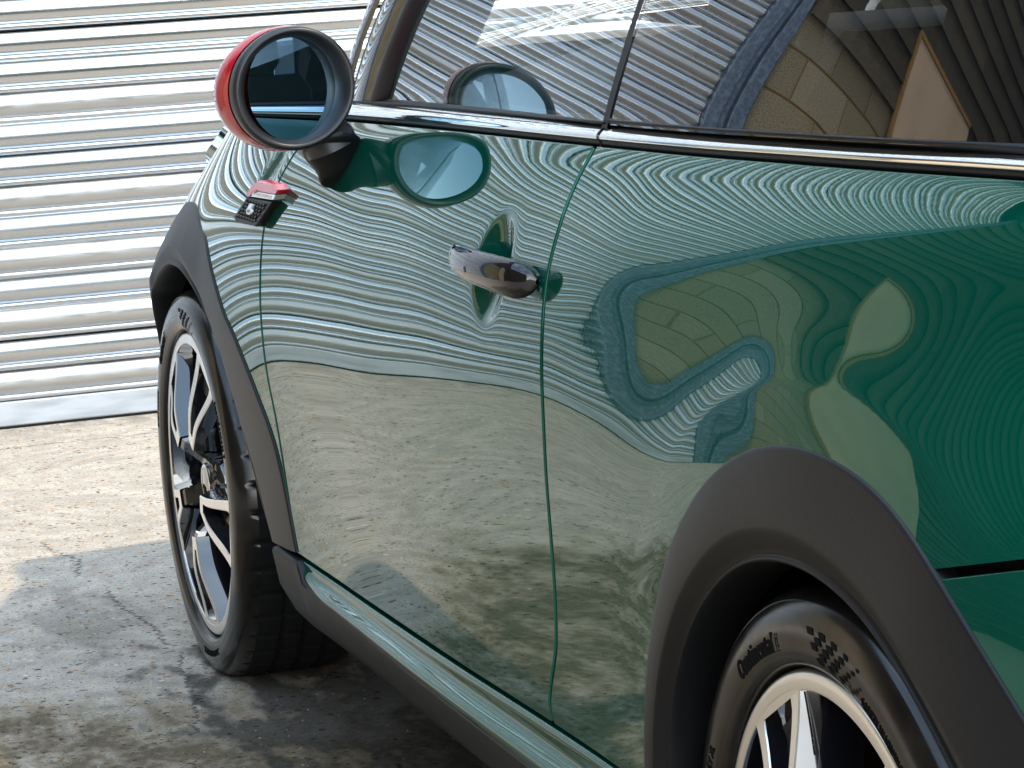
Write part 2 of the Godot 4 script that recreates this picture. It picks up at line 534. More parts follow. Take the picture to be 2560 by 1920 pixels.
	# blocks, mortar, timber, board
	for k in 3:
		var m := mat("block_%d" % k, Color([0.36, 0.33, 0.38][k], [0.31, 0.29, 0.34][k], [0.22, 0.20, 0.25][k]), 0.95, 0.0, 0.2)
		m.albedo_texture = noise_tex(512, 0.09, [[0.0, Color(0.45, 0.42, 0.38)], [0.3, Color(0.80, 0.78, 0.74)], [0.6, Color(0.93, 0.92, 0.9)], [1.0, Color(1, 1, 1)]], 40 + k, 5)
		m.heightmap_enabled = true
		m.heightmap_texture = m.albedo_texture
		m.heightmap_scale = 0.35
		triplanar(m, Vector3(2.0, 2.0, 2.0), true)
	mat("mortar", Color(0.24, 0.15, 0.045), 0.95, 0.0, 0.2)
	for k in 3:
		var m := mat("weathered_timber_%d" % k, Color([0.115, 0.095, 0.140][k], [0.098, 0.082, 0.118][k], [0.070, 0.060, 0.082][k]), 0.85, 0.0, 0.25)
		m.albedo_texture = noise_tex(512, 0.03, [[0.0, Color(0.5, 0.5, 0.5)], [0.5, Color(0.85, 0.84, 0.82)], [1.0, Color(1, 1, 1)]], 50 + k, 5)
		triplanar(m, Vector3(1.5, 9.0, 0.7), true)
	var sheet := mat("pale_board", Color(0.60, 0.45, 0.31), 0.7, 0.0, 0.3)
	sheet.albedo_texture = noise_tex(256, 0.01, [[0.0, Color(0.92, 0.92, 0.92)], [1.0, Color(1, 1, 1)]], 60, 4)
	triplanar(sheet, Vector3(0.7, 0.7, 0.7), true)
	mat("board_edge", Color(0.30, 0.17, 0.06), 0.8, 0.0, 0.3)
	mat("blue_tarp", Color(0.01, 0.16, 0.62), 0.35, 0.0, 0.5)
	mat("number_plate", Color(0.75, 0.52, 0.04), 0.4, 0.0, 0.5)

# ------------------------------------------------------------------ ground
func concrete_tile(n: int) -> Image:
	# exposed-aggregate concrete, 1.2 m a side, tileable
	var im := Image.create(n, n, false, Image.FORMAT_RGB8)
	var f := FastNoiseLite.new()
	f.seed = 11
	f.frequency = 1.0
	f.fractal_octaves = 4
	var g := FastNoiseLite.new()
	g.seed = 12
	g.frequency = 1.0
	g.fractal_octaves = 2
	var data := PackedByteArray()
	data.resize(n * n * 3)
	for y in n:
		var b := TAU * y / n
		var cb := cos(b)
		var sb := sin(b)
		for x in n:
			var a := TAU * x / n
			var v := f.get_noise_3d(2.3 * cos(a) + 1.7 * cb, 2.3 * sin(a) + 1.7 * sb, 2.0 * cb * sin(a))
			var w := g.get_noise_2d(x * 0.45, y * 0.45)
			var t := 1.0 + 0.14 * v + 0.20 * w + rng.randf_range(-0.09, 0.09)
			var o := (y * n + x) * 3
			data[o] = clampi(int(192 * t), 0, 255)
			data[o + 1] = clampi(int(181 * t), 0, 255)
			data[o + 2] = clampi(int(168 * t), 0, 255)
	im.set_data(n, n, false, Image.FORMAT_RGB8, data)
	var stones := [Color8(205, 190, 165), Color8(182, 134, 88), Color8(152, 96, 54), Color8(226, 218, 204), Color8(120, 110, 102), Color8(92, 84, 78), Color8(196, 160, 118), Color8(70, 60, 54)]
	for k in 20000:
		var cx := rng.randi_range(0, n - 1)
		var cy := rng.randi_range(0, n - 1)
		var rx := rng.randf_range(0.6, 2.1) if k > 2400 else rng.randf_range(1.8, 5.2)
		var ry := rx * rng.randf_range(0.45, 1.0)
		var an := rng.randf() * PI
		var col: Color = stones[rng.randi_range(0, 7)]
		col = col.lightened(rng.randf() * 0.12).lerp(Color8(190, 179, 161), rng.randf_range(0.0, 0.40))
		var R := int(ceil(rx))
		var ca := cos(an)
		var sa := sin(an)
		for dy in range(-R, R + 1):
			for dx in range(-R, R + 1):
				var u := (dx * ca + dy * sa) / rx
				var w := (-dx * sa + dy * ca) / ry
				if u * u + w * w <= 1.0:
					im.set_pixel(posmod(cx + dx, n), posmod(cy + dy, n), col)
	return im

func seg_dist(p: Vector2, a: Vector2, b: Vector2) -> float:
	return p.distance_to(Geometry2D.get_closest_point_to_segment(p, a, b))

const SLAB := Rect2(-5.2, -1.5, 5.6, 5.6)  # x, z of the slab that carries the stains

func stain_map(n: int) -> Image:
	var f := FastNoiseLite.new()
	f.seed = 77
	f.frequency = 1.1
	f.fractal_octaves = 5
	var g := FastNoiseLite.new()
	g.seed = 78
	g.frequency = 6.0
	g.fractal_octaves = 4
	var data := PackedByteArray()
	data.resize(n * n * 3)
	for j in n:
		var z := SLAB.position.y + SLAB.size.y * (j + 0.5) / n
		for i in n:
			var x := SLAB.position.x + SLAB.size.x * (i + 0.5) / n
			var a := f.get_noise_2d(x, z)
			var b := g.get_noise_2d(x * 0.9, z * 2.0)
			var c := g.get_noise_2d(x * 5.0 + 40.0, z * 7.0)
			# grime of the parking place: starts about 2.6 m ahead of the rear axle
			var k := smoothstep(-2.8, -1.9, x + 0.55 * a + 0.25 * b - 0.12 * (z - 1.0)) * smoothstep(0.4, -0.5, x) * smoothstep(2.9, 1.7, z + 0.5 * a) * smoothstep(-1.4, -0.6, z)
			var t := 1.0 + 0.10 * a + 0.10 * c
			var dark := k * clampf(0.60 + 0.9 * b + 0.25 * a + 0.5 * c, 0.0, 1.0)
			var edge := -2.25 - 0.80 * smoothstep(0.8, 1.5, z)
			var core := smoothstep(edge - 0.12, edge + 0.40, x + 0.30 * a + 0.14 * b) * smoothstep(2.8, 2.0, z + 0.5 * a + 0.2 * b) * smoothstep(0.5, -0.3, x) * smoothstep(0.3, 0.7, z)
			dark = maxf(dark, core * clampf(0.80 + 0.65 * b + 0.5 * c, 0.0, 1.0))
			# oil: a patch behind the front wheel
			var o := Vector2((x + 1.95) / 0.75, (z - 0.62) / 0.34).length() + 0.9 * b + 0.5 * a
			var oil := smoothstep(1.05, 0.45, o)
			var o2 := Vector2((x + 2.95) / 0.30, (z - 0.98) / 0.10).length() + 0.8 * b
			var damp := smoothstep(1.2, 0.4, o2) * 0.30
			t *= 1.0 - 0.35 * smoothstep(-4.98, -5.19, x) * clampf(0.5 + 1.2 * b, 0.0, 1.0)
			var q := (1.0 - 0.70 * dark) * (1.0 - 0.80 * oil) * (1.0 - damp) * t
			var p := (j * n + i) * 3
			data[p] = clampi(int(255 * pow(clampf(q, 0, 1), 0.4545)), 0, 255)
			data[p + 1] = clampi(int(255 * pow(clampf(q * (1.0 - 0.12 * dark), 0, 1), 0.4545)), 0, 255)
			data[p + 2] = clampi(int(255 * pow(clampf(q * (1.0 - 0.34 * dark), 0, 1), 0.4545)), 0, 255)
	var im := Image.create_from_data(n, n, false, Image.FORMAT_RGB8, data)
	var cracks := [[
		[-3.188, 0.894], [-3.081, 0.896], [-2.991, 0.888], [-2.896, 0.881], [-2.851, 0.874], [-2.691, 0.878]], [
		[-2.629, 0.867], [-2.53, 0.895], [-2.463, 0.897], [-2.408, 0.903], [-2.307, 0.911], [-2.1, 0.96]], [
		[-3.343, 0.922], [-3.488, 0.889], [-3.624, 0.925], [-3.694, 0.932]], [
		[-4.901, 2.9], [-4.901, 0.84], [-4.905, 0.73], [-4.907, 0.631], [-4.902, 0.532], [-4.906, 0.464], [-4.9, -1.4]
	]]
	var s := n / SLAB.size.x
	for line in cracks:
		for k in line.size() - 1:
			var a := Vector2(line[k][0], line[k][1])
			var b := Vector2(line[k + 1][0], line[k + 1][1])
			var steps := int(a.distance_to(b) * s * 2.0) + 1
			for t in steps:
				var p: Vector2 = a.lerp(b, float(t) / steps)
				var j := 0.012 * Vector2(g.get_noise_2d(p.x * 7.0, p.y * 7.0), g.get_noise_2d(p.y * 7.0 + 9.0, p.x * 7.0))
				var u := int((p.x + j.x - SLAB.position.x) * s)
				var v := int((p.y + j.y - SLAB.position.y) * s)
				if u > 1 and v > 1 and u < n - 2 and v < n - 2:
					im.set_pixel(u, v, im.get_pixel(u, v) * 0.72)
					if rng.randf() < 0.4:
						im.set_pixel(u, v + 1, im.get_pixel(u, v + 1) * 0.85)
	return im

func build_ground() -> void:
	var tile := concrete_tile(1024)
	var tex := ImageTexture.create_from_image(tile)
	var far := mat("concrete", Color(0.76, 0.755, 0.745), 0.88, 0.0, 0.3)
	far.albedo_texture = tex
	far.heightmap_enabled = true
	far.heightmap_texture = tex
	far.heightmap_scale = 0.12
	triplanar(far, Vector3.ONE / 1.2, true)
	var near: StandardMaterial3D = far.duplicate()
	near.resource_name = "stained_concrete"
	near.detail_enabled = true
	near.detail_blend_mode = BaseMaterial3D.BLEND_MODE_MUL
	near.detail_albedo = ImageTexture.create_from_image(stain_map(1536))
	near.detail_uv_layer = BaseMaterial3D.DETAIL_UV_2
	var s := Shape.new()
	s.quad(Vector3(-60, 0, -60), Vector3(60, 0, -60), Vector3(60, 0, 60), Vector3(-60, 0, 60), Vector3.UP)
	var o := part("ground", s, far, self)
	o.set_meta("kind", "structure")
	o.position.y = -0.004
	o.set_meta("label", "wide pale concrete yard reaching out behind the car")
	# the stained slab
	var st := SurfaceTool.new()
	st.begin(Mesh.PRIMITIVE_TRIANGLES)
	for q in [[0, 0], [1, 0], [1, 1], [0, 0], [1, 1], [0, 1]]:
		st.set_normal(Vector3.UP)
		st.set_uv(Vector2(q[0], q[1]))
		st.set_uv2(Vector2(q[0], q[1]))
		st.add_vertex(Vector3(SLAB.position.x + SLAB.size.x * q[0], 0, SLAB.position.y + SLAB.size.y * q[1]))
	st.set_material(near)
	var sl := part("pavement", st.commit(), near, self)
	sl.set_meta("kind", "structure")
	sl.set_meta("label", "stained and cracked concrete slab under the green car")
	# loose grit
	var gs := Shape.new()
	var ring := []
	for k in 5:
		ring.append(Vector3(cos(TAU * k / 5.0), 0.1, sin(TAU * k / 5.0) * 0.7))
	for k in 5:
		gs.tri(ring[k], ring[(k + 1) % 5], Vector3(0.1, 0.62, -0.05), ring[k] + Vector3.UP)
		gs.tri(ring[k], ring[(k + 1) % 5], Vector3(0, -0.2, 0), ring[k] + Vector3.DOWN)
	var gm := mat("grit", Color(1, 1, 1), 0.8)
	gm.vertex_color_use_as_albedo = true
	var mm := MultiMesh.new()
	mm.transform_format = MultiMesh.TRANSFORM_3D
	mm.use_colors = true
	mm.mesh = gs.mesh(gm)
	var count := 4200
	mm.instance_count = count
	var tones := [Color(0.42, 0.36, 0.28), Color(0.30, 0.17, 0.08), Color(0.55, 0.52, 0.46), Color(0.10, 0.09, 0.08), Color(0.36, 0.24, 0.12)]
	for k in count:
		var x := rng.randf_range(-4.6, 0.3)
		var z := rng.randf_range(0.1, 2.4)
		var r := rng.randf_range(0.0007, 0.0022) if k > 160 else rng.randf_range(0.002, 0.0042)
		mm.set_instance_transform(k, Transform3D(Basis(Vector3.UP, rng.randf() * TAU).scaled(Vector3(r, r * 0.7, r)), Vector3(x, 0.0, z)))
		mm.set_instance_color(k, tones[rng.randi_range(0, 4)] * rng.randf_range(0.7, 1.1))
	var mi := MultiMeshInstance3D.new()
	mi.name = "grit"
	mi.multimesh = mm
	mi.set_meta("kind", "stuff")
	mi.set_meta("label", "loose grit and tiny stones scattered over the concrete")
	mi.set_meta("category", "grit")
	add_child(mi, true)

# ------------------------------------------------------------------ shutter and wall
func build_wall() -> void:
	var door := thing("roller_shutter", "galvanised steel roller shutter of curved horizontal slats closing the bay before the car", "roller shutter", Vector3(WALL_X, 0, 0))
	var z0 := -4.2
	var z1 := 2.75
	# slat: a broad outward curve over a small bead
	var prof := []
	for k in 7:
		var a := PI * k / 6.0
		prof.append(Vector2(0.003 + 0.0075 * sin(a), 0.001 + 0.0155 * (1 - cos(a)) / 2.0))
	for k in range(0, 13):
		var t := k / 12.0
		prof.append(Vector2(0.004 + 0.0150 * pow(sin(PI * t), 0.72), 0.0175 + 0.0545 * t))
	prof.append(Vector2(0.0015, 0.0732))
	prof.append(Vector2(0.001, 0.0762))
	var s := Shape.new()
	var rows := []
	for z in [z0, z1]:
		var row := PackedVector3Array()
		for q in prof:
			row.append(Vector3(q.x, q.y, z))
		rows.append(row)
	s.grid(rows, -1.0)
	var meshes := {}
	for key in ["galvanised_0", "galvanised_1", "galvanised_2", "galvanised_dusty"]:
		meshes[key] = s.mesh(mats[key])
	for k in 60:
		var key := "galvanised_%d" % rng.randi_range(0, 2)
		if k in [0, 2, 4, 6, 9, 15, 23]:
			key = "galvanised_dusty"
		var o := MeshInstance3D.new()
		o.name = numbered("slat", door)
		o.mesh = meshes[key]
		o.position = Vector3(rng.randf_range(-0.0015, 0.0015), 0.065 + 0.075 * k, 0)
		o.rotation.z = rng.randf_range(-0.035, 0.035)
		door.add_child(o, true)
	var b := Shape.new()
	b.box(Vector3(-0.01, 0.005, z0), Vector3(0.018, 0.0645, z1), 0.003)
	part("bottom_rail", b, mats["pale_rail"], door)
	b = Shape.new()
	b.box(Vector3(-0.008, 0.0, z0), Vector3(0.014, 0.005, z1))
	part("floor_seal", b, mats["rubber"], door)
	b = Shape.new()
	b.box(Vector3(-0.06, 0.0, z0), Vector3(-0.02, 4.7, z1))
	part("backing", b, mats["matt_black"], door)
	# guide rail: folded channel with an outer flange
	b = Shape.new()
	var gp := [Vector2(0.0, 2.752), Vector2(0.045, 2.756), Vector2(0.05, 2.76), Vector2(0.05, 2.825), Vector2(0.046, 2.83), Vector2(0.012, 2.838), Vector2(0.012, 2.868), Vector2(0.04, 2.876), Vector2(0.044, 2.88), Vector2(0.044, 2.945), Vector2(0.04, 2.95), Vector2(-0.02, 2.95)]
	for k in gp.size() - 1:
		var a: Vector2 = gp[k]
		var c: Vector2 = gp[k + 1]
		b.quad(Vector3(a.x, 0, a.y), Vector3(c.x, 0, c.y), Vector3(c.x, 4.7, c.y), Vector3(a.x, 4.7, a.y), Vector3(c.y - a.y, 0, -(c.x - a.x)))
	part("guide_rail", b, mats["zinc_rail"], door)
	b = Shape.new()
	b.box(Vector3(-0.35, 4.70, z0 - 0.3), Vector3(0.12, 5.25, 2.96), 0.01)
	part("drum_housing", b, mats["zinc_rail"], door)
	# block pier
	var pier := thing("block_pier", "pale concrete block pier with sandy mortar beside the shutter rail", "block wall", Vector3(WALL_X, 0, 2.96))
	b = Shape.new()
	b.box(Vector3(-0.2, 0.0, 0.0), Vector3(-0.008, 2.47, 1.30))
	part("mortar", b, mats["mortar"], pier)
	for r in 11:
		var y := -0.105 + 0.225 * r
		var z := 0.0 - (0.05 if r % 2 == 0 else 0.275)
		while z < 1.29:
			var lo := maxf(z, 0.004)
			var hi := minf(z + 0.44, 1.29)
			if hi - lo > 0.03:
				b = Shape.new()
				var d := rng.randf_range(-0.0015, 0.0015)
				b.box(Vector3(-0.09, maxf(y, 0.002), lo), Vector3(d, y + 0.2145, hi), 0.004)
				part("block", b, mats["block_%d" % rng.randi_range(0, 2)], pier)
			z += 0.45
	# timber cladding: lapped boards over the pier's head and on past it
	var clad := thing("timber_cladding", "dark weathered lapped timber boards above and beyond the block pier", "timber cladding", Vector3(WALL_X, 0, 2.96))
	for k in 45:
		var y := 0.0 + 0.15 * k
		var zs := 1.32 if y < 2.3 else 0.0
		if y < 2.3 and y > 2.2:
			continue
		if y >= 2.3:
			y = 2.3 + 0.15 * (k - 16)
		for seg in 3:
			var a: float = zs + (0.004 if seg == 0 else 0.0)
			var z_from: float = [a, 2.3 + 0.35 * (k % 3), 5.2 + 0.3 * (k % 4)][seg]
			var z_to: float = [2.296 + 0.35 * (k % 3), 5.196 + 0.3 * (k % 4), 9.0][seg]
			b = Shape.new()
			var o := rng.randf_range(-0.003, 0.003)
			var x0 := 0.03
			var lo_z := z_from
			b.quad(Vector3(x0 + 0.046 + o, y, lo_z), Vector3(x0 + 0.046 + o, y, z_to), Vector3(x0 + 0.006, y + 0.170, z_to), Vector3(x0 + 0.006, y + 0.170, lo_z), Vector3.RIGHT)
			b.quad(Vector3(x0 + 0.046 + o, y, lo_z), Vector3(x0 + 0.046 + o, y, z_to), Vector3(x0, y + 0.002, z_to), Vector3(x0, y + 0.002, lo_z), Vector3.DOWN)
			b.quad(Vector3(x0 + 0.034 + o, y, lo_z), Vector3(x0 + 0.010, y + 0.170, lo_z), Vector3(x0, y + 0.170, lo_z), Vector3(x0, y, lo_z), Vector3.FORWARD)
			b.quad(Vector3(x0 + 0.034 + o, y, z_to), Vector3(x0 + 0.010, y + 0.170, z_to), Vector3(x0, y + 0.170, z_to), Vector3(x0, y, z_to), Vector3.BACK)
			part("board", b, mats["weathered_timber_%d" % rng.randi_range(0, 2)], clad)
	b = Shape.new()
	b.box(Vector3(-0.2, 0.0, 1.31), Vector3(0.028, 6.65, 9.0))
	part("backing", b, mats["matt_black"], clad)
	b = Shape.new()
	b.box(Vector3(-0.2, 2.48, 0.0), Vector3(0.028, 6.65, 1.308))
	part("lintel", b, mats["matt_black"], clad)
	for k in 10:
		var y := 5.26 + 0.15 * k
		b = Shape.new()
		b.quad(Vector3(0.064, y, -7.6), Vector3(0.064, y, -0.004), Vector3(0.040, y + 0.17, -0.004), Vector3(0.040, y + 0.17, -7.6), Vector3.RIGHT)
		b.quad(Vector3(0.064, y, -7.6), Vector3(0.064, y, -0.004), Vector3(0.03, y, -0.004), Vector3(0.03, y, -7.6), Vector3.DOWN)
		part("board", b, mats["weathered_timber_%d" % rng.randi_range(0, 2)], clad)
	b = Shape.new()
	b.box(Vector3(-0.2, 5.26, -7.6), Vector3(0.028, 6.65, -0.01))
	part("backing", b, mats["matt_black"], clad)
	# pale sheet leaning on the boards
	var sh := thing("leaning_board", "tall pale board with brown edges leaning on the dark timber cladding", "board", Vector3(WALL_X + 0.10, 0, 4.1))
	b = Shape.new()
	b.box(Vector3(0.0, 0.0, 0.035), Vector3(0.035, 2.72, 1.2))
	part("face_sheet", b, mats["pale_board"], sh)
	b = Shape.new()
	b.box(Vector3(-0.01, 0.0, 0.0), Vector3(0.05, 2.75, 0.033), 0.003)
	part("edge_strip", b, mats["board_edge"], sh)
	b = Shape.new()
	b.box(Vector3(-0.01, 2.722, 0.034), Vector3(0.05, 2.75, 1.2), 0.003)
	part("edge_strip", b, mats["board_edge"], sh)
	sh.rotation.z = 0.02

func build_far_things() -> void:
	# a long dark timber shed closes the yard on the left
	var shed := thing("timber_shed", "long dark timber shed closing the left side of the yard", "shed", Vector3(0.5, 0, 9.1))
	for k in 35:
		var sb := Shape.new()
		var y := 0.19 * k
		sb.quad(Vector3(-5.8, y, -0.036), Vector3(16.0, y, -0.036), Vector3(16.0, y + 0.21, -0.010), Vector3(-5.8, y + 0.21, -0.010), Vector3.FORWARD)
		sb.quad(Vector3(-5.8, y, -0.036), Vector3(16.0, y, -0.036), Vector3(16.0, y, 0.0), Vector3(-5.8, y, 0.0), Vector3.DOWN)
		part("board", sb, mats["weathered_timber_%d" % (k % 3)], shed)
	var sr := Shape.new()
	sr.box(Vector3(-5.8, 0.0, 0.0), Vector3(16.0, 6.6, 3.0))
	part("wall", sr, mats["matt_black"], shed)
	# a white van and a blue tarpaulin stand behind the car; they show in its mirror
	var van := thing("parked_van", "white panel van with a yellow number plate seen in the wing mirror", "van", Vector3(6.7, 0, -5.9))
	van.rotation.y = deg_to_rad(35)
	var b := Shape.new()
	b.box(Vector3(-0.9, 0.45, -2.2), Vector3(0.9, 2.1, 2.2), 0.12)
	part("body", b, mats["white_enamel"], van)
	for sx in [-1, 1]:
		b = Shape.new()
		b.box(Vector3(sx * 0.43 - 0.36, 1.3, 2.19), Vector3(sx * 0.43 + 0.36, 1.85, 2.206), 0.004)
		part("window", b, mats["tinted_glass"], van)
		b = Shape.new()
		b.box(Vector3(sx * 0.82 - 0.05, 0.9, 2.18), Vector3(sx * 0.82 + 0.05, 1.5, 2.22), 0.01)
		part("tail_light", b, mats["red_plastic"], van)
		for zz in [-1.4, 1.4]:
			b = Shape.new()
			b.lathe([[0.0, -0.1], [0.28, -0.1], [0.33, -0.07], [0.33, 0.07], [0.28, 0.1], [0.0, 0.1]], 32)
			b.moved(Transform3D(Basis(Vector3.UP, PI / 2), Vector3(sx * 0.78, 0.33, zz)))
			part("wheel", b, mats["tyre_rubber"], van)
	b = Shape.new()
	b.box(Vector3(-0.26, 0.95, 2.2), Vector3(0.26, 1.07, 2.215))
	part("number_plate", b, mats["number_plate"], van)
	b = Shape.new()
	b.box(Vector3(-0.9, 0.40, 2.15), Vector3(0.9, 0.62, 2.3), 0.03)
	part("bumper", b, mats["satin_black"], van)
	var tarp := thing("tarpaulin_stack", "stack of goods under a bright blue tarpaulin behind the car", "tarpaulin", Vector3(4.6, 0, -3.7))
	b = Shape.new()
	var rows := []
	for i in 13:
		var row := PackedVector3Array()
		var x := -1.2 + 2.4 * i / 12.0
		for q in [[-0.7, 0.0], [-0.66, 1.0], [-0.55, 1.2], [0.0, 1.28], [0.55, 1.2], [0.66, 1.0], [0.7, 0.0]]:
			row.append(Vector3(x, q[1] + 0.02 * sin(i * 2.1 + q[0] * 5), q[0] + 0.025 * sin(i * 1.7 + q[1] * 3)))
		rows.append(row)
	b.grid(rows, -1.0)
	part("cover", b, mats["blue_tarp"], tarp)
	b = Shape.new()
	b.box(Vector3(-1.18, 0, -0.6), Vector3(1.18, 0.95, 0.6))
	part("crate", b, mats["weathered_timber_1"], tarp)

# ------------------------------------------------------------------ the car
const HANDLE := Vector2(-0.815, 0.793)

func front_gap(y: float) -> float:
	return curve(y, [[0.28, -1.79], [0.323, -1.796], [0.404, -1.812], [0.496, -1.826], [0.561, -1.843], [0.633, -1.843], [0.70, -1.836], [0.764, -1.833], [0.807, -1.824], [0.839, -1.804], [0.866, -1.779], [0.894, -1.72], [0.912, -1.67]])

func rear_gap(y: float) -> float:
	return curve(y, [[0.30, -0.662], [0.34, -0.671], [0.36, -0.680], [0.385, -0.671], [0.428, -0.645], [0.48, -0.634], [0.54, -0.631], [0.602, -0.630], [0.662, -0.626], [0.721, -0.626], [0.76, -0.628], [0.809, -0.636], [0.84, -0.643], [0.872, -0.655], [0.898, -0.664], [0.93, -0.667]])

func sill_top(x: float) -> float:
	return curve(x, [[-1.95, 0.316], [-1.8, 0.3125], [-1.69, 0.310], [-1.49, 0.311], [-1.2, 0.320], [-0.94, 0.329], [-0.67, 0.340], [-0.52, 0.346], [-0.3, 0.352]])

func door_z(x: float, y: float) -> Vector3:
	# body side with the round hand recess behind the handle
	var h := hull_at(x, y)
	var dx := x - HANDLE.x
	var dy := y - HANDLE.y
	var t := 1.0 - (dx * dx + dy * dy) / (0.054 * 0.054)
	if t > -1.2:
		var sq := sqrt(t * t + 0.012)
		var sm := 0.5 * (t + sq) - 0.5 * (-1.2 + sqrt(1.44 + 0.012))
		if sm > 0:
			var g := 0.5 * (1.0 + t / sq)
			h.x -= 0.017 * sm
			h.y += 0.017 * g * 2.0 * dx / (0.054 * 0.054)
			h.z += 0.017 * g * 2.0 * dy / (0.054 * 0.054)
	return h

func quarter_z(x: float, y: float) -> Vector3:
	# the sheet turns in under the arch trim
	var h := hull_at(x, y)
	var v := Vector2(x - 0.004, y - 0.295)
	var d := rear_arch_radius(rad_to_deg(v.angle())) - 0.005 - v.length()
	if d > 0.0:
		h.x -= minf(0.05, d * 1.6)
	return h

func rear_arch_radius(deg: float) -> float:
	if deg < -90.0:
		deg += 360.0
	return curve(deg, [[-16.0, 0.452], [20.0, 0.450], [60.0, 0.444], [90.0, 0.432], [120.0, 0.418], [150.0, 0.402], [180.0, 0.378], [196.0, 0.374]])

func fender_z(x: float, y: float) -> Vector3:
	# front wing with the shallow groove that runs up from the side badge
	var h := hull_at(x, y)
	var a := Vector2(-1.955, 0.775)
	var d := (Vector2(-1.84, 0.862) - a)
	var L := d.length()
	d /= L
	var p := Vector2(x, y) - a
	var s := p.dot(d) / L
	var w := p.dot(Vector2(-d.y, d.x))
	if s > -0.5 and s < 1.2:
		var k := smoothstep(0.12, 0.40, s) * smoothstep(1.15, 0.7, s)
		var e := exp(-w * w / (2 * 0.011 * 0.011)) * 0.0065 * k
		h.x -= e
		var dw := e * w / (0.011 * 0.011)
		h.y += dw * -d.y
		h.z += dw * d.x
	if x > -2.80:
		var deep := curve(x, [[-2.774, 0.637], [-2.691, 0.697], [-2.585, 0.736], [-2.509, 0.745], [-2.421, 0.749], [-2.353, 0.742], [-2.272, 0.725], [-2.205, 0.712], [-2.108, 0.662], [-2.046, 0.622], [-1.988, 0.589], [-1.908, 0.525], [-1.839, 0.45], [-1.79, 0.318]]) - 0.016 - y
		if deep > 0.0:
			h.x -= minf(0.05, deep * 1.4)
	return h

func panel(xl: Callable, xr: Callable, yb: Callable, yt: Callable, nu: int, nv: int, zf: Callable, side: float, skirts: String) -> Shape:
	var rad := 0.0022
	var P := []
	var N := []
	for j in nv + 1:
		var v := float(j) / nv
		var pr := PackedVector3Array()
		var nr := PackedVector3Array()
		for i in nu + 1:
			var u := float(i) / nu
			var y: float = lerpf(0.33, 0.92, v)
			var x: float = lerpf(xl.call(y), xr.call(y), u)
			y = lerpf(yb.call(x), yt.call(x), v)
			x = lerpf(xl.call(y), xr.call(y), u)
			y = lerpf(yb.call(x), yt.call(x), v)
			var h: Vector3 = zf.call(x, y)
			pr.append(Vector3(x, y, h.x * side))
			nr.append(Vector3(-h.y, -h.z, 1.0).normalized() * Vector3(1, 1, side))
		P.append(pr)
		N.append(nr)
	var s := Shape.new()
	s.grid(P, -side, false, false, N)
	# rounded edges that turn in at the shut lines
	var edges := {}
	if "l" in skirts:
		edges["l"] = [range(nv + 1).map(func(j): return [P[j][0], N[j][0], (P[j][0] - P[j][1]).normalized()]), 1.0]
	if "r" in skirts:
		edges["r"] = [range(nv + 1).map(func(j): return [P[j][nu], N[j][nu], (P[j][nu] - P[j][nu - 1]).normalized()]), -1.0]
	if "b" in skirts:
		edges["b"] = [range(nu + 1).map(func(i): return [P[0][i], N[0][i], (P[0][i] - P[1][i]).normalized()]), -1.0]
	if "t" in skirts:
		edges["t"] = [range(nu + 1).map(func(i): return [P[nv][i], N[nv][i], (P[nv][i] - P[nv - 1][i]).normalized()]), 1.0]
	for key in edges:
		var pp := []
		var nn := []
		for k in 6:
			var a := minf(k, 4) * PI / 8.0
			var pr := PackedVector3Array()
			var nr := PackedVector3Array()
			for e in edges[key][0]:
				var t: Vector3 = (e[2] - e[1] * e[2].dot(e[1])).normalized()
				pr.append(e[0] + t * rad * sin(a) - e[1] * (rad * (1 - cos(a)) + (0.022 if k == 5 else 0.0)))
				nr.append(e[1] * cos(a) + t * sin(a))
			pp.append(pr)
			nn.append(nr)
		s.grid(pp, edges[key][1] * -side, false, false, nn)
	return s

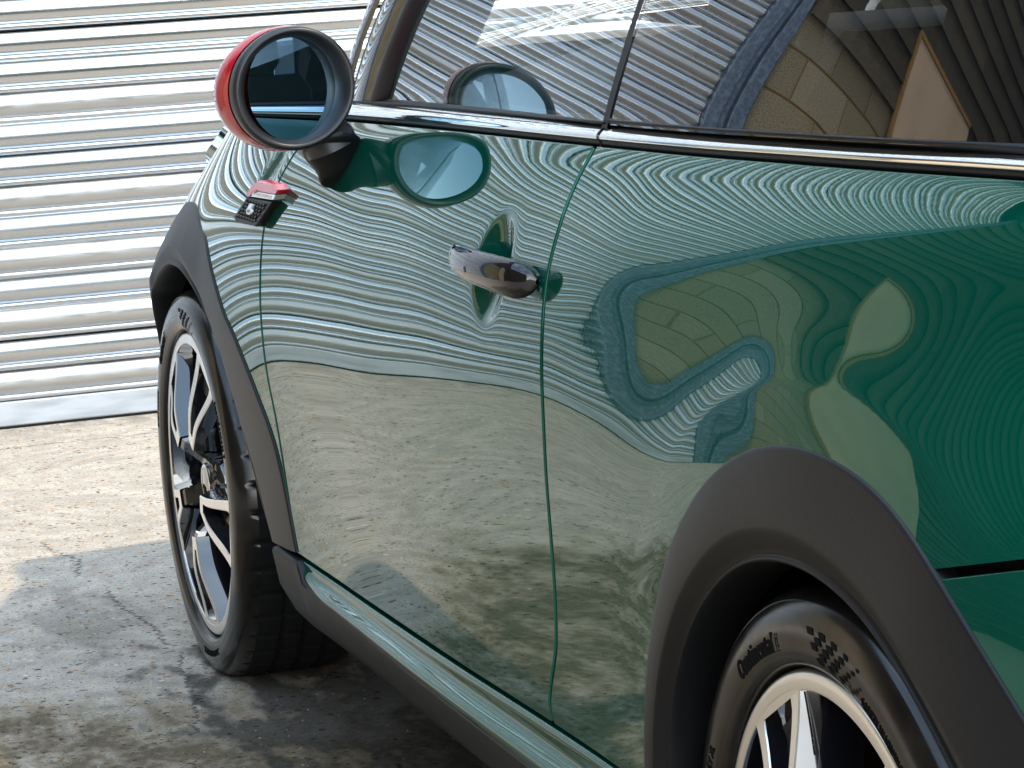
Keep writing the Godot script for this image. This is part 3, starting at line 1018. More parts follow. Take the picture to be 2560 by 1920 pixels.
func build_car() -> void:
	var car := thing("hatchback_car", "dark green three door hatchback with black arch trims and a red mirror cap", "car")
	var paint: Material = mats["green_paint"]
	var inset := 0.0056
	for side in [1.0, -1.0]:
		var fine: bool = side > 0
		var kq := 1.0 if fine else 0.2
		# door
		var s := panel(func(y): return front_gap(y) + inset, func(y): return rear_gap(y) - inset, func(x): return sill_top(x) + 0.006, func(x): return belt(x) - 0.003, int(300 * kq), int(150 * kq), door_z, side, "lrbt")
		var door := part("door", s, paint, car)
		# front wing: behind the wheel, then over the arch
		s = panel(func(y): return curve(y, [[0.3, -1.84], [0.4, -1.88], [0.5, -1.93], [0.6, -2.03], [0.66, -2.13], [0.705, -2.25], [0.75, -2.3]]), func(y): return front_gap(y) - inset, func(x): return sill_top(x) + 0.006, func(x): return 0.69, int(70 * kq), int(80 * kq), fender_z, side, "r")
		part("front_wing", s, paint, car)
		s = panel(func(y): return lerpf(-2.78, -3.16, smoothstep(0.69, 0.80, y)), func(y): return front_gap(y) - inset if y < 0.90 else lerpf(-1.706, -1.74, clampf((y - 0.90) / 0.05, 0, 1)), func(x): return 0.69, func(x): return curve(x, [[-3.2, 0.925], [-2.9, 0.968], [-2.5, 0.988], [-2.1, 0.995], [-1.74, 0.985]]), int(260 * kq), int(110 * kq), fender_z, side, "r")
		part("front_wing", s, paint, car)
		# rear quarter: ahead of the arch, over it, and the bumper corner behind
		s = panel(func(y): return rear_gap(y) + inset, func(y): return curve(y, [[0.3, -0.27], [0.4, -0.295], [0.5, -0.27], [0.56, -0.24], [0.62, -0.19], [0.66, -0.13], [0.69, -0.05], [0.75, 0.0]]), func(x): return sill_top(x) + 0.006, func(x): return 0.68, int(90 * kq), int(90 * kq), quarter_z, side, "lb")
		part("rear_quarter", s, paint, car)
		var bumper_line := func(x: float) -> float: return 0.671 + 0.23 * (x - 0.249)
		s = panel(func(y): return rear_gap(y) + inset, func(y): return 0.64, func(x): return 0.68 if x < 0.22 else bumper_line.call(x) + 0.0045, func(x): return belt(x) - 0.003, int(320 * kq), int(70 * kq), quarter_z, side, "lt")
		part("rear_quarter", s, paint, car)
		s = panel(func(y): return curve(y, [[0.3, 0.36], [0.45, 0.37], [0.55, 0.33], [0.62, 0.27], [0.70, 0.2]]), func(y): return 0.64, func(x): return 0.30, func(x): return bumper_line.call(x) - 0.0045, int(60 * kq), int(60 * kq), quarter_z, side, "t")
		part("rear_bumper", s, paint, car)
		s = panel(func(y): return 0.20, func(y): return 0.64, func(x): return bumper_line.call(x) - 0.014, func(x): return bumper_line.call(x) + 0.014, int(20 * kq), 2, func(x, y): return hull_at(x, y) - Vector3(0.018, 0, 0), side, "")
		part("bumper_joint", s, mats["matt_black"], car)
		# dark structure behind the shut lines
		s = panel(func(y): return front_gap(y) - 0.02, func(y): return front_gap(y) + 0.02, func(x): return 0.312, func(x): return 0.925, 2, 40, func(x, y): return hull_at(x, y) - Vector3(0.018, 0, 0), side, "")
		part("shut_line", s, mats["matt_black"], car)
		s = panel(func(y): return rear_gap(y) - 0.02, func(y): return rear_gap(y) + 0.02, func(x): return 0.312, func(x): return 0.945, 2, 40, func(x, y): return hull_at(x, minf(y, 0.92)) - Vector3(0.018, 0, 0), side, "")
		part("shut_line", s, mats["matt_black"], car)
		s = panel(func(y): return -1.85, func(y): return -0.25, func(x): return sill_top(x) - 0.03, func(x): return sill_top(x) + 0.03, 60, 2, func(x, y): return hull_at(x, maxf(y, 0.3)) - Vector3(0.016, 0, 0), side, "")
		part("shut_line", s, mats["matt_black"], car)
		build_sill(car, side)
		build_belt(car, side)
		build_glass(car, side)
		build_arches(car, side)
		build_wheel(car, -WHEELBASE, side, deg_to_rad(60), true)
		build_wheel(car, 0.0, side, deg_to_rad(118.5), false)
		if fine:
			build_handle(door)
			build_badge(car)
		build_mirror(car, side)
	build_upper(car)
	build_cabin(car)

func sweep(rows_at: Callable, from: float, to: float, n: int, side: float, flip := 1.0) -> Shape:
	# rows_at(x) gives the cross-section at x as a list of points on the left side
	var rows := []
	for i in n + 1:
		var row := PackedVector3Array()
		for q in rows_at.call(lerpf(from, to, float(i) / n)):
			row.append(q * Vector3(1, 1, side))
		rows.append(row)
	var s := Shape.new()
	s.grid(rows, side * flip)
	return s

func build_sill(car: Node, side: float) -> void:
	# painted skirt: a rounded bar between the door and the black lower trim
	var fn := func(x: float) -> Array:
		var yt := sill_top(x) - 0.0035
		var yb := curve(x, [[-1.8, 0.300], [-1.77, 0.283], [-1.72, 0.2755], [-1.65, 0.272], [-1.25, 0.272], [-0.92, 0.275], [-0.6, 0.279], [-0.2, 0.284]])
		var z0: float = hull_at(x, 0.36).x
		var out := []
		var H := (yt - yb) / 0.056
		var full := smoothstep(-1.80, -1.62, x)
		for p in [[0.0, -0.018], [0.0008, -0.0125], [0.003, -0.0092], [0.007, -0.0078], [0.012, -0.0076], [0.017, -0.0078], [0.0215, -0.0072], [0.0255, -0.0050], [0.029, -0.0018], [0.0325, 0.0016], [0.036, 0.0044], [0.040, 0.0060], [0.0445, 0.0062], [0.049, 0.0048], [0.053, 0.0014], [0.056, -0.004]]:
			var bulge: float = maxf(p[1] + 0.0072, 0.0) * lerpf(0.25, 1.0, full) + minf(p[1] + 0.0072, 0.0)
			out.append(Vector3(x, yt - p[0] * H, z0 - 0.0035 + bulge))
		return out
	part("side_skirt", sweep(fn, -1.80, -0.22, 80, side, -1.0), mats["green_paint"], car)
	var fn2 := func(x: float) -> Array:
		var yb := curve(x, [[-1.8, 0.305], [-1.77, 0.286], [-1.72, 0.2785], [-1.65, 0.275], [-1.25, 0.275], [-0.92, 0.278], [-0.6, 0.282], [-0.2, 0.287]])
		var z0: float = hull_at(x, 0.36).x
		var low := curve(x, [[-1.93, 0.21], [-1.8, 0.196], [-1.4, 0.194], [-1.05, 0.20], [-0.2, 0.205]])
		if x < -1.775:
			yb = lerpf(sill_top(x) - 0.005, 0.305, clampf((x + 1.80) / 0.025, 0, 1))
		return [Vector3(x, yb + 0.004, z0 - 0.015), Vector3(x, yb, z0 + 0.003), Vector3(x, yb - 0.004, z0 + 0.006), Vector3(x, lerpf(yb, low, 0.5), z0 - 0.002), Vector3(x, low + 0.012, z0 - 0.022), Vector3(x, low, z0 - 0.036), Vector3(x, low - 0.004, z0 - 0.07)]
	part("sill_trim", sweep(fn2, -1.888, -0.22, 90, side, -1.0), mats["grained_plastic"], car)

func build_belt(car: Node, side: float) -> void:
	for seg in [[-1.80, -0.6715], [-0.6625, 0.62]]:
		var rear: bool = seg[0] > -1.0
		var fn := func(x: float) -> Array:
			var y0 := belt(x) + 0.0035
			var z0: float = hull_at(x, belt(x)).x
			var out := []
			var hgt := lerpf(0.0165, 0.0135, clampf((x + 1.6) / 0.95, 0, 1)) if not rear else lerpf(0.0130, 0.0110, clampf((x + 0.66) / 0.9, 0, 1))
			for k in 13:
				var a := PI * (k / 12.0 - 0.5)
				out.append(Vector3(x, y0 + hgt * (0.5 + 0.5 * sin(a)), z0 - 0.007 - 0.014 * (k / 12.0) + 0.0105 * pow(cos(a), 0.8)))
			return out
		part("belt_strip", sweep(fn, seg[0], seg[1], 60, side), mats["chrome"], car)
		# black seal under and above the bright strip
		var fn2 := func(x: float) -> Array:
			var z0: float = hull_at(x, belt(x)).x
			return [Vector3(x, belt(x) - 0.006, z0 - 0.022), Vector3(x, belt(x) - 0.003, z0 - 0.006), Vector3(x, belt(x) + 0.0035, z0 - 0.005), Vector3(x, belt(x) + 0.0045, z0 - 0.012), Vector3(x, belt(x) + 0.005, z0 - 0.030)]
		part("lower_seal", sweep(fn2, seg[0], seg[1], 40, side), mats["rubber"], car)
		var fn3 := func(x: float) -> Array:
			var z0: float = hull_at(x, belt(x)).x
			var hgt := lerpf(0.0165, 0.0135, clampf((x + 1.6) / 0.95, 0, 1)) if not rear else lerpf(0.0130, 0.0110, clampf((x + 0.66) / 0.9, 0, 1))
			var y1 := belt(x) + 0.003 + hgt
			var up := 0.0035 if not rear else 0.0065
			var zg := glass_at(x, y1 + up)
			return [Vector3(x, y1 - 0.002, z0 - 0.024), Vector3(x, y1 + 0.002, z0 - 0.016), Vector3(x, y1 + up, zg + 0.006), Vector3(x, y1 + up + 0.002, zg + 0.001), Vector3(x, y1 + up, zg - 0.012)]
		part("window_seal", sweep(fn3, seg[0], seg[1], 40, side), mats["rubber"], car)

func glass_panel(xa: Callable, xb: Callable, y0: float, y1: float, off: float, nu: int, nv: int, side: float) -> Shape:
	var P := []
	for j in nv + 1:
		var y := lerpf(y0, y1, float(j) / nv)
		var row := PackedVector3Array()
		for i in nu + 1:
			var x: float = lerpf(xa.call(y), xb.call(y), float(i) / nu)
			var yy := y
			if y0 < 0.91:
				yy = lerpf(belt(x) + 0.0185, y1, float(j) / nv)
				x = lerpf(xa.call(yy), xb.call(yy), float(i) / nu)
			row.append(Vector3(x, yy, (glass_at(x, yy) + off) * side))
		P.append(row)
	var s := Shape.new()
	s.grid(P, -side)
	return s

func pillar_x(y: float, at: float) -> float:
	# lines along the windscreen pillar, by the height y: at = x where y is 0.93
	return at - 0.022 + (y - 0.93) * 1.0 + 0.25 * (y - 0.93) * (y - 0.93)

func build_glass(car: Node, side: float) -> void:
	var rear_edge := func(y: float) -> float: return -0.676 + 0.235 * (y - 0.94)
	part("door_window", glass_panel(func(y): return pillar_x(y, -1.528), rear_edge, 0.90, 1.36, 0.0, 60, 30, side), mats["door_glass"], car)
	part("quarter_window", glass_panel(func(y): return rear_edge.call(y) + 0.010, func(y): return 0.62 - 0.5 * (y - 0.93), 0.90, 1.36, 0.001, 80, 30, side), mats["tinted_glass"], car)
	part("pillar_seal", glass_panel(func(y): return rear_edge.call(y) - 0.003, func(y): return rear_edge.call(y) + 0.013, 0.93, 1.36, 0.0025, 4, 20, side), mats["rubber"], car)
	# windscreen pillar: body-side strip, gap, window frame, black seal
	var rows := []
	for j in 25:
		var y := lerpf(0.915, 1.36, j / 24.0)
		var row := PackedVector3Array()
		for k in 9:
			var t := k / 8.0
			var x := pillar_x(y, lerpf(-1.775, -1.682, t))
			row.append(Vector3(x, y, (glass_at(x, y) + 0.002 + 0.012 * sin(PI * (0.25 + 0.6 * t)) - 0.035 * pow(1 - t, 2.0)) * side))
		rows.append(row)
	var s := Shape.new()
	s.grid(rows, -side)
	part("windscreen_pillar", s, mats["gloss_black"], car)
	part("pillar_gap", glass_panel(func(y): return pillar_x(y, -1.70), func(y): return pillar_x(y, -1.66), 0.92, 1.36, -0.004, 3, 20, side), mats["matt_black"], car)
	rows = []
	for j in 25:
		var y := lerpf(0.922, 1.36, j / 24.0)
		var row := PackedVector3Array()
		for k in 7:
			var t := k / 6.0
			var x := pillar_x(y, lerpf(-1.676, -1.578, t))
			row.append(Vector3(x, y, (glass_at(x, y) + 0.002 + 0.010 * sin(PI * (0.1 + 0.75 * t))) * side))
		rows.append(row)
	s = Shape.new()
	s.grid(rows, -side)
	part("window_frame", s, mats["gloss_black"], car)
	rows = []
	for j in 25:
		var y := lerpf(0.926, 1.36, j / 24.0)
		var row := PackedVector3Array()
		for k in 7:
			var t := k / 6.0
			var x := pillar_x(y, lerpf(-1.580, -1.520, t))
			row.append(Vector3(x, y, (glass_at(x, y) + 0.001 + 0.012 * sin(PI * minf(1.0, 0.15 + 0.85 * t))) * side))
		rows.append(row)
	s = Shape.new()
	s.grid(rows, -side)
	part("window_channel", s, mats["rubber"], car)

func arch_at(t: float, front: bool) -> Array:
	# (outer edge, inner edge) of the arch trim at t in 0..1 from the front foot to the rear foot
	if front:
		var O := [[-2.95, 0.36, 0.775], [-2.90, 0.50, 0.79], [-2.774, 0.637, 0.82], [-2.691, 0.697, 0.83], [-2.585, 0.736, 0.84], [-2.509, 0.745, 0.845], [-2.421, 0.749, 0.85], [-2.353, 0.742, 0.852], [-2.272, 0.725, 0.855], [-2.205, 0.712, 0.858], [-2.108, 0.662, 0.862], [-2.046, 0.622, 0.864], [-1.988, 0.589, 0.865], [-1.908, 0.525, 0.8655], [-1.839, 0.45, 0.864], [-1.79, 0.318, 0.862]]
		var I := [[-2.85, 0.32, 0.80], [-2.81, 0.45, 0.825], [-2.716, 0.566, 0.855], [-2.67, 0.6, 0.858], [-2.609, 0.625, 0.86], [-2.536, 0.645, 0.86], [-2.472, 0.648, 0.86], [-2.426, 0.645, 0.86], [-2.366, 0.629, 0.858], [-2.302, 0.601, 0.855], [-2.254, 0.568, 0.85], [-2.213, 0.540, 0.848], [-2.187, 0.499, 0.845], [-2.128, 0.435, 0.845], [-2.048, 0.359, 0.845], [-1.985, 0.306, 0.845]]
		var n := O.size() - 1
		var a := []
		for set_ in [O, I]:
			var v := Vector3.ZERO
			for c in 3:
				var pts := []
				for k in n + 1:
					pts.append([float(k) / n, set_[k][c]])
				v[c] = curve(t, pts)
			a.append(v)
		var hz := hull_at(a[0].x, a[0].y).x
		a[0].z = hz if a[0].x > -2.60 else minf(hz, a[0].z)
		return a
	var th := lerpf(deg_to_rad(196), deg_to_rad(-16), t)
	var deg := rad_to_deg(th)
	var ro := rear_arch_radius(deg)
	var ri := curve(deg, [[-16.0, 0.352], [20.0, 0.352], [60.0, 0.338], [90.0, 0.335], [120.0, 0.338], [150.0, 0.340], [180.0, 0.318], [196.0, 0.312]])
	var o := Vector3(0.004 + ro * cos(th), 0.295 + ro * sin(th), 0.0)
	var i := Vector3(0.004 + ri * cos(th), 0.293 + ri * sin(th), 0.0)
	o.z = clampf(hull_at(o.x, maxf(o.y, 0.32)).x, 0.80, 0.90)
	i.z = lerpf(o.z, 0.862, 0.75)
	return [o, i]

func build_arches(car: Node, side: float) -> void:
	for front in [true, false]:
		var rows := []
		var n := 120
		for k in n + 1:
			var e := arch_at(float(k) / n, front)
			var o: Vector3 = e[0]
			var i: Vector3 = e[1]
			var d := i - o
			var out := (o - i).normalized()
			var row := PackedVector3Array()
			var w := d.length()
			var bulge := 0.006
			for q in [[-0.002, -0.014], [0.0, 0.0008], [0.0012, 0.0026], [0.004, 0.0034], [w * 0.25, 0.0036 + bulge * 0.7], [w * 0.50, 0.0040 + bulge * 1.1], [w * 0.66, 0.0044 + bulge * 1.2], [w * 0.70, 0.0042 + bulge * 1.15], [w * 0.73, 0.0036 + bulge], [w * 0.85, 0.002 + bulge * 0.4], [w * 0.915, -0.0008], [w * 0.935, 0.0028], [w * 0.955, 0.0036], [w * 0.975, 0.0024], [w * 0.99, -0.003], [w, -0.010], [w * 1.01, -0.02], [w * 1.01, -0.05]]:
				var c: Vector3 = o - out * q[0]
				c.z += q[1]
				row.append(c * Vector3(1, 1, side))
			rows.append(row)
		var s := Shape.new()
		s.grid(rows, -side)
		part("wheel_arch_trim", s, mats["grained_plastic"], car)
		# wheel well
		s = Shape.new()
		var cx: float = -WHEELBASE if front else 0.0
		rows = []
		for k in 41:
			var t := k / 40.0
			var e := arch_at(t, front)
			var i: Vector3 = e[1]
			var row := PackedVector3Array()
			for q in [[0.0, -0.045], [0.012, -0.06], [0.03, -0.12], [0.03, -0.32]]:
				var c := Vector2(i.x - cx, i.y - 0.295)
				c += c.normalized() * q[0]
				row.append(Vector3(cx + c.x, 0.295 + c.y, (i.z + q[1]) * side))
			rows.append(row)
		s.grid(rows, side)
		s.quad(Vector3(cx - 0.52, 0.16, 0.55 * side), Vector3(cx + 0.52, 0.16, 0.55 * side), Vector3(cx + 0.52, 0.72, 0.55 * side), Vector3(cx - 0.52, 0.72, 0.55 * side), Vector3(0, 0, side))
		part("wheel_well", s, mats["matt_black"], car)

func tyre_profile() -> Array:
	# (radius, along) from the inner bead over the tread to the outer bead; 0 is the rim's outer face
	return [[0.236, -0.203], [0.25, -0.207], [0.275, -0.208], [0.293, -0.201], [0.303, -0.190], [0.3085, -0.178], [0.3105, -0.162], [0.311, -0.143], [0.3055, -0.141], [0.3055, -0.133], [0.311, -0.131], [0.3115, -0.107], [0.3055, -0.105], [0.3055, -0.096], [0.3115, -0.094], [0.3112, -0.070], [0.3055, -0.068], [0.3055, -0.061], [0.3108, -0.059], [0.3105, -0.040], [0.309, -0.025], [0.3055, -0.0115], [0.3015, -0.004], [0.2975, 0.0005], [0.2968, 0.0], [0.2955, 0.002], [0.288, 0.0062], [0.278, 0.0088], [0.268, 0.0096], [0.258, 0.0088], [0.2535, 0.0070], [0.2525, 0.0062], [0.2515, 0.0066], [0.247, 0.0040], [0.2445, 0.001], [0.2435, -0.004], [0.2425, -0.010], [0.2400, -0.013], [0.236, -0.014]]

func wall_z(r: float) -> float:
	return curve(r, [[0.25, 0.0058], [0.258, 0.0088], [0.268, 0.0096], [0.278, 0.0088], [0.288, 0.0062], [0.296, 0.002]])

func bent_text(s: Shape, text: String, family: String, radius: float, height: float, squeeze: float, from_deg: float, italic := 0.0, weight := 400) -> float:
	# letters laid clockwise round the sidewall, tops outward; returns the angle where they end
	var f := SystemFont.new()
	f.font_names = PackedStringArray([family])
	f.font_weight = weight
	var t := TextMesh.new()
	t.font = f
	t.text = text
	t.font_size = 64
	t.pixel_size = 0.01
	t.depth = 0.02
	t.curve_step = 1.2
	t.horizontal_alignment = HORIZONTAL_ALIGNMENT_LEFT
	t.vertical_alignment = VERTICAL_ALIGNMENT_BOTTOM
	var a := t.get_mesh_arrays()
	var vs: PackedVector3Array = a[Mesh.ARRAY_VERTEX]
	var ix: PackedInt32Array = a[Mesh.ARRAY_INDEX]
	var lo := 1e9
	var hi := -1e9
	for q in vs:
		lo = minf(lo, q.y)
		hi = maxf(hi, q.y)
	var k := height / (hi - lo)
	var start := deg_to_rad(from_deg)
	var last := start
	var mapped := PackedVector3Array()
	for q in vs:
		var y := (q.y - lo) * k
		var x := q.x * k * squeeze + y * italic
		var r := radius + y
		var an := start - x / radius
		last = minf(last, an)
		mapped.append(Vector3(r * cos(an), r * sin(an), wall_z(r) + (0.0007 if q.z > 0 else -0.0004)))
	for m in range(0, ix.size(), 3):
		s.tri(mapped[ix[m]], mapped[ix[m + 1]], mapped[ix[m + 2]], Vector3(0, 0, 1))
	return rad_to_deg(last)

func face_z(r: float) -> float:
	return 0.017 * smoothstep(0.226, 0.12, r)

func build_wheel(car: Node, cx: float, side: float, phase: float, front: bool) -> void:
	var near: bool = side > 0
	var wheel := Node3D.new()
	wheel.name = numbered("front_wheel" if front else "rear_wheel", car)
	car.add_child(wheel, true)
	wheel.position = Vector3(cx, HUB_Y, FACE_Z * side)
	if not near:
		wheel.rotation.y = PI
	# tyre
	var s := Shape.new()
	var prof := tyre_profile()
	var seg := 396 if near else 96
	var rows := []
	for i in seg:
		var a := TAU * i / seg
		var row := PackedVector3Array()
		for q in prof:
			var r: float = q[0]
			var z: float = q[1]
			if near and i % 9 == 0 and z < -0.012 and r > 0.3045:
				r -= 0.0035
			var p := Vector3(r * cos(a), r * sin(a), z)
			p.y = maxf(p.y, 0.0015 - HUB_Y)
			row.append(p)
		rows.append(row)
	s.grid(rows.map(func(row): return row.slice(20)), 1.0, true)
	part("tyre", s, mats["tyre_rubber"], wheel)
	s = Shape.new()
	s.grid(rows.map(func(row): return row.slice(0, 21)), 1.0, true)
	part("tread", s, mats["tread_rubber"], wheel)
	if near:
		s = Shape.new()
		if front:
			bent_text(s, "SportContact 7", "Droid Sans", 0.2595, 0.0125, 0.98, 37.0, 0.0, 700)
			bent_text(s, "205/40 R18 86Y XL", "Droid Sans", 0.263, 0.010, 1.0, 292.0)
			var e := bent_text(s, "Continental", "Droid Serif", 0.258, 0.0155, 0.62, 140.0, 0.12, 700)
			horse(s, e - 1.2)
			checks(s, 93.0)
			bent_text(s, "SAFETY WARNING", "Droid Sans", 0.266, 0.006, 1.0, 100.0 - 100.0 + 168.0)
		else:
			var e := bent_text(s, "Continental", "Droid Serif", 0.2565, 0.0175, 0.66, 128.0, 0.12, 700)
			horse(s, e - 1.0)
			checks(s, 92.0)
			warning_sign(s, 72.0)
			bent_text(s, "SAFETY WARNING", "Droid Sans", 0.2565, 0.0068, 1.05, 69.5)
			bent_text(s, "SERIOUS INJURY MAY RESULT FROM TIRE FAILURE", "Droid Sans", 0.2535, 0.0022, 1.0, 69.0)
			bent_text(s, "205/40 R18 86Y XL", "Droid Sans", 0.262, 0.0085, 1.0, 172.0)
		part("sidewall_print", s, mats["tyre_print"], wheel)
	# rim
	s = Shape.new()
	s.lathe([[0.170, -0.19], [0.215, -0.17], [0.212, -0.08], [0.2185, -0.03], [0.2225, -0.004], [0.2235, -0.0008]].map(func(q): return [q[0], q[1]]), 120)
	var flipped := Shape.new()
	flipped.lathe([[0.2235, -0.0008], [0.2225, -0.004], [0.2185, -0.03], [0.212, -0.08], [0.215, -0.17], [0.170, -0.19]], 120)
	part("rim_barrel", flipped, mats["gloss_black"], wheel)
	s = Shape.new()
	s.lathe([[0.2415, -0.0135], [0.2412, -0.0080], [0.2400, -0.0035], [0.2382, -0.0012], [0.2360, -0.0002], [0.2320, 0.0002], [0.2250, 0.0004], [0.2237, 0.0], [0.2235, -0.0012]], 180)
	part("rim", s, mats["machined_alloy"], wheel)
	# spokes: five loops, each two silver arms round a dark slot
	for n in 5:
		var th := phase + TAU * n / 5.0
		var turn := Transform3D(Basis(Vector3.BACK, th - PI / 2), Vector3.ZERO)
		if not near:
			turn = Transform3D(Basis(Vector3.BACK, -(th - PI / 2)), Vector3.ZERO)
		var face := Shape.new()
		var dark := Shape.new()
		var st := []
		for k in 15:
			var r := lerpf(0.082, 0.2262, k / 14.0)
			var u := (r - 0.082) / 0.144
			var w := lerpf(0.0135, 0.0575, pow(u, 1.12))
			var a := lerpf(0.0095, 0.0160, u)
			if u > 0.9:
				a += 0.010 * (u - 0.9) / 0.1
			st.append([r, w, a, face_z(r)])
		for sg in [-1.0, 1.0]:
			var strip := func(sh: Shape, k0: int, k1: int, flip: float, fn: Callable) -> void:
				var rr := []
				for k in range(k0, k1 + 1):
					var row := PackedVector3Array()
					for q in fn.call(st[k]):
						row.append(Vector3(q[0] * sg, st[k][0], st[k][3] + q[1]))
					rr.append(row)
				sh.grid(rr, flip * sg)
			# silver faces: full width at the tip and the rim, arms along the slot
			strip.call(face, 0, 2, -1.0, func(S): return [[0.0, 0.0], [S[1], 0.0]])
			strip.call(face, 2, 13, -1.0, func(S): return [[S[1] - S[2], 0.0], [S[1], 0.0]])
			strip.call(face, 13, 14, -1.0, func(S): return [[0.0, 0.0], [S[1], 0.0]])
			strip.call(face, 0, 14, -1.0, func(S): return [[S[1], 0.0], [S[1] + 0.0014, -0.0014]])
			strip.call(face, 2, 13, -1.0, func(S): return [[S[1] - S[2] - 0.0012, -0.0012], [S[1] - S[2], 0.0]])
			# dark walls
			strip.call(dark, 0, 14, -1.0, func(S): return [[S[1] + 0.0014, -0.0014], [S[1] + 0.006, -0.020], [S[1] + 0.009, -0.034], [S[1] + 0.006, -0.060]])
			strip.call(dark, 2, 13, -1.0, func(S): return [[0.0, -0.030], [(S[1] - S[2]) * 0.55, -0.029], [S[1] - S[2] - 0.006, -0.024], [S[1] - S[2] - 0.0025, -0.012], [S[1] - S[2] - 0.0012, -0.0012]])
			for k in [2, 13]:
				var S: Array = st[k]
				dark.quad(Vector3(0, S[0], S[3] - 0.0004), Vector3((S[1] - S[2]) * sg, S[0], S[3] - 0.0004), Vector3((S[1] - S[2]) * sg, S[0], S[3] - 0.031), Vector3(0, S[0], S[3] - 0.031), Vector3(0, 1 if k == 2 else -1, 0))
		# dark root that steps down to the hub
		var root := [[0.030, 0.026, -0.020], [0.048, 0.020, -0.016], [0.062, 0.0175, -0.004], [0.074, 0.0160, 0.010], [0.0835, 0.0150, 0.0145]]
		for k in root.size() - 1:
			var A: Array = root[k]
			var B: Array = root[k + 1]
			for sg in [-1.0, 1.0]:
				dark.quad(Vector3(0, A[0], A[2]), Vector3(0, B[0], B[2]), Vector3(B[1] * sg * 0.8, B[0], B[2]), Vector3(A[1] * sg * 0.8, A[0], A[2]), Vector3(0, 0, 1))
				dark.quad(Vector3(A[1] * sg * 0.8, A[0], A[2]), Vector3(B[1] * sg * 0.8, B[0], B[2]), Vector3(B[1] * sg, B[0], B[2] - 0.012), Vector3(A[1] * sg, A[0], A[2] - 0.012), Vector3(sg, 0, 0.5))
				dark.quad(Vector3(A[1] * sg, A[0], A[2] - 0.012), Vector3(B[1] * sg, B[0], B[2] - 0.012), Vector3(B[1] * sg * 1.4, B[0], -0.06), Vector3(A[1] * sg * 1.4, A[0], -0.06), Vector3(sg, 0, 0))
		for sh in [face, dark]:
			sh.moved(turn)
		var sp := part("spoke", dark, mats["gloss_black"], wheel)
		sp.name = numbered("spoke", wheel) if sp.name.begins_with("@") else sp.name
		part("spoke_face", face, mats["machined_alloy"], wheel)
	# hub, bolts, cap
	s = Shape.new()
	s.lathe([[0.066, -0.06], [0.062, -0.030], [0.056, -0.019], [0.034, -0.017], [0.0325, -0.012], [0.0305, -0.0105]], 60)
	part("hub", s, mats["gloss_black"], wheel)
	s = Shape.new()
	s.lathe([[0.0305, -0.0105], [0.0295, -0.0095], [0.027, -0.0095], [0.0265, -0.0100]], 48)
	part("cap_ring", s, mats["chrome"], wheel)
	s = Shape.new()
	s.lathe([[0.0265, -0.0102], [0.015, -0.0090], [0.0001, -0.0085]], 40)
	part("hub_cap", s, mats["gloss_black"], wheel)
	s = Shape.new()
	for k in 5:
		var a := phase + TAU * (k + 0.5) / 5.0
		var c := Vector3(0.047 * cos(a), 0.047 * sin(a), -0.019)
		var b := Shape.new()
		b.lathe([[0.0085, 0.0], [0.0085, 0.004], [0.007, 0.005], [0.005, 0.005], [0.004, -0.002], [0.0001, -0.002]], 6)
		b.moved(Transform3D(Basis.IDENTITY, c))
		part("wheel_bolt", b, mats["satin_black"], wheel)
	# brake
	s = Shape.new()
	s.lathe([[0.160, -0.135], [0.160, -0.112], [0.158, -0.110], [0.085, -0.110], [0.083, -0.095], [0.05, -0.09], [0.0, -0.09]], 80)
	part("brake_disc", s, mats["cast_iron"], wheel)
	if near:
		rows = []
		for k in 17:
			var a := lerpf(deg_to_rad(140), deg_to_rad(222), k / 16.0)
			var row := PackedVector3Array()
			for q in [[0.090, -0.105], [0.090, -0.070], [0.097, -0.063], [0.160, -0.063], [0.172, -0.070], [0.174, -0.14]]:
				row.append(Vector3(q[0] * cos(a), q[0] * sin(a), q[1]))
			rows.append(row)
		s = Shape.new()
		s.grid(rows, -1.0)
		s.fan(Array(rows[0]), Vector3(0, 1, 0))
		s.fan(Array(rows[16]), Vector3(0, -1, 0))
		part("brake_caliper", s, mats["brake_red"], wheel)

func horse(s: Shape, at_deg: float) -> void:
	# small prancing animal beside the maker's name: body, neck, head, legs, tail, ground line
	var limbs := [[Vector2(0.4, 0.35), Vector2(0.62, 0.70), 0.13], [Vector2(0.62, 0.70), Vector2(0.58, 0.95), 0.09], [Vector2(0.58, 0.95), Vector2(0.28, 0.90), 0.06], [Vector2(0.6, 0.66), Vector2(0.25, 0.72), 0.05], [Vector2(0.6, 0.60), Vector2(0.30, 0.55), 0.045], [Vector2(0.42, 0.36), Vector2(0.55, 0.20), 0.08], [Vector2(0.55, 0.20), Vector2(0.42, 0.05), 0.045], [Vector2(0.40, 0.36), Vector2(0.34, 0.05), 0.05], [Vector2(0.46, 0.34), Vector2(0.78, 0.22), 0.05], [Vector2(0.05, 0.0), Vector2(1.0, 0.0), 0.03]]
	var H := 0.0150
	var W := 0.0085
	for l in limbs:
		var d: Vector2 = (l[1] - l[0]).normalized()
		var q: Vector2 = Vector2(-d.y, d.x) * float(l[2])
		var pts := []
		for c in [l[0] - q - d * l[2] * 0.5, l[0] + q - d * l[2] * 0.5, l[1] + q * 0.7, l[1] - q * 0.7]:
			var r: float = 0.2575 + H * c.y
			var an: float = deg_to_rad(at_deg) - W * c.x / r
			pts.append(Vector3(r * cos(an), r * sin(an), wall_z(r) + 0.0007))
		s.quad(pts[0], pts[1], pts[2], pts[3], Vector3(0, 0, 1))

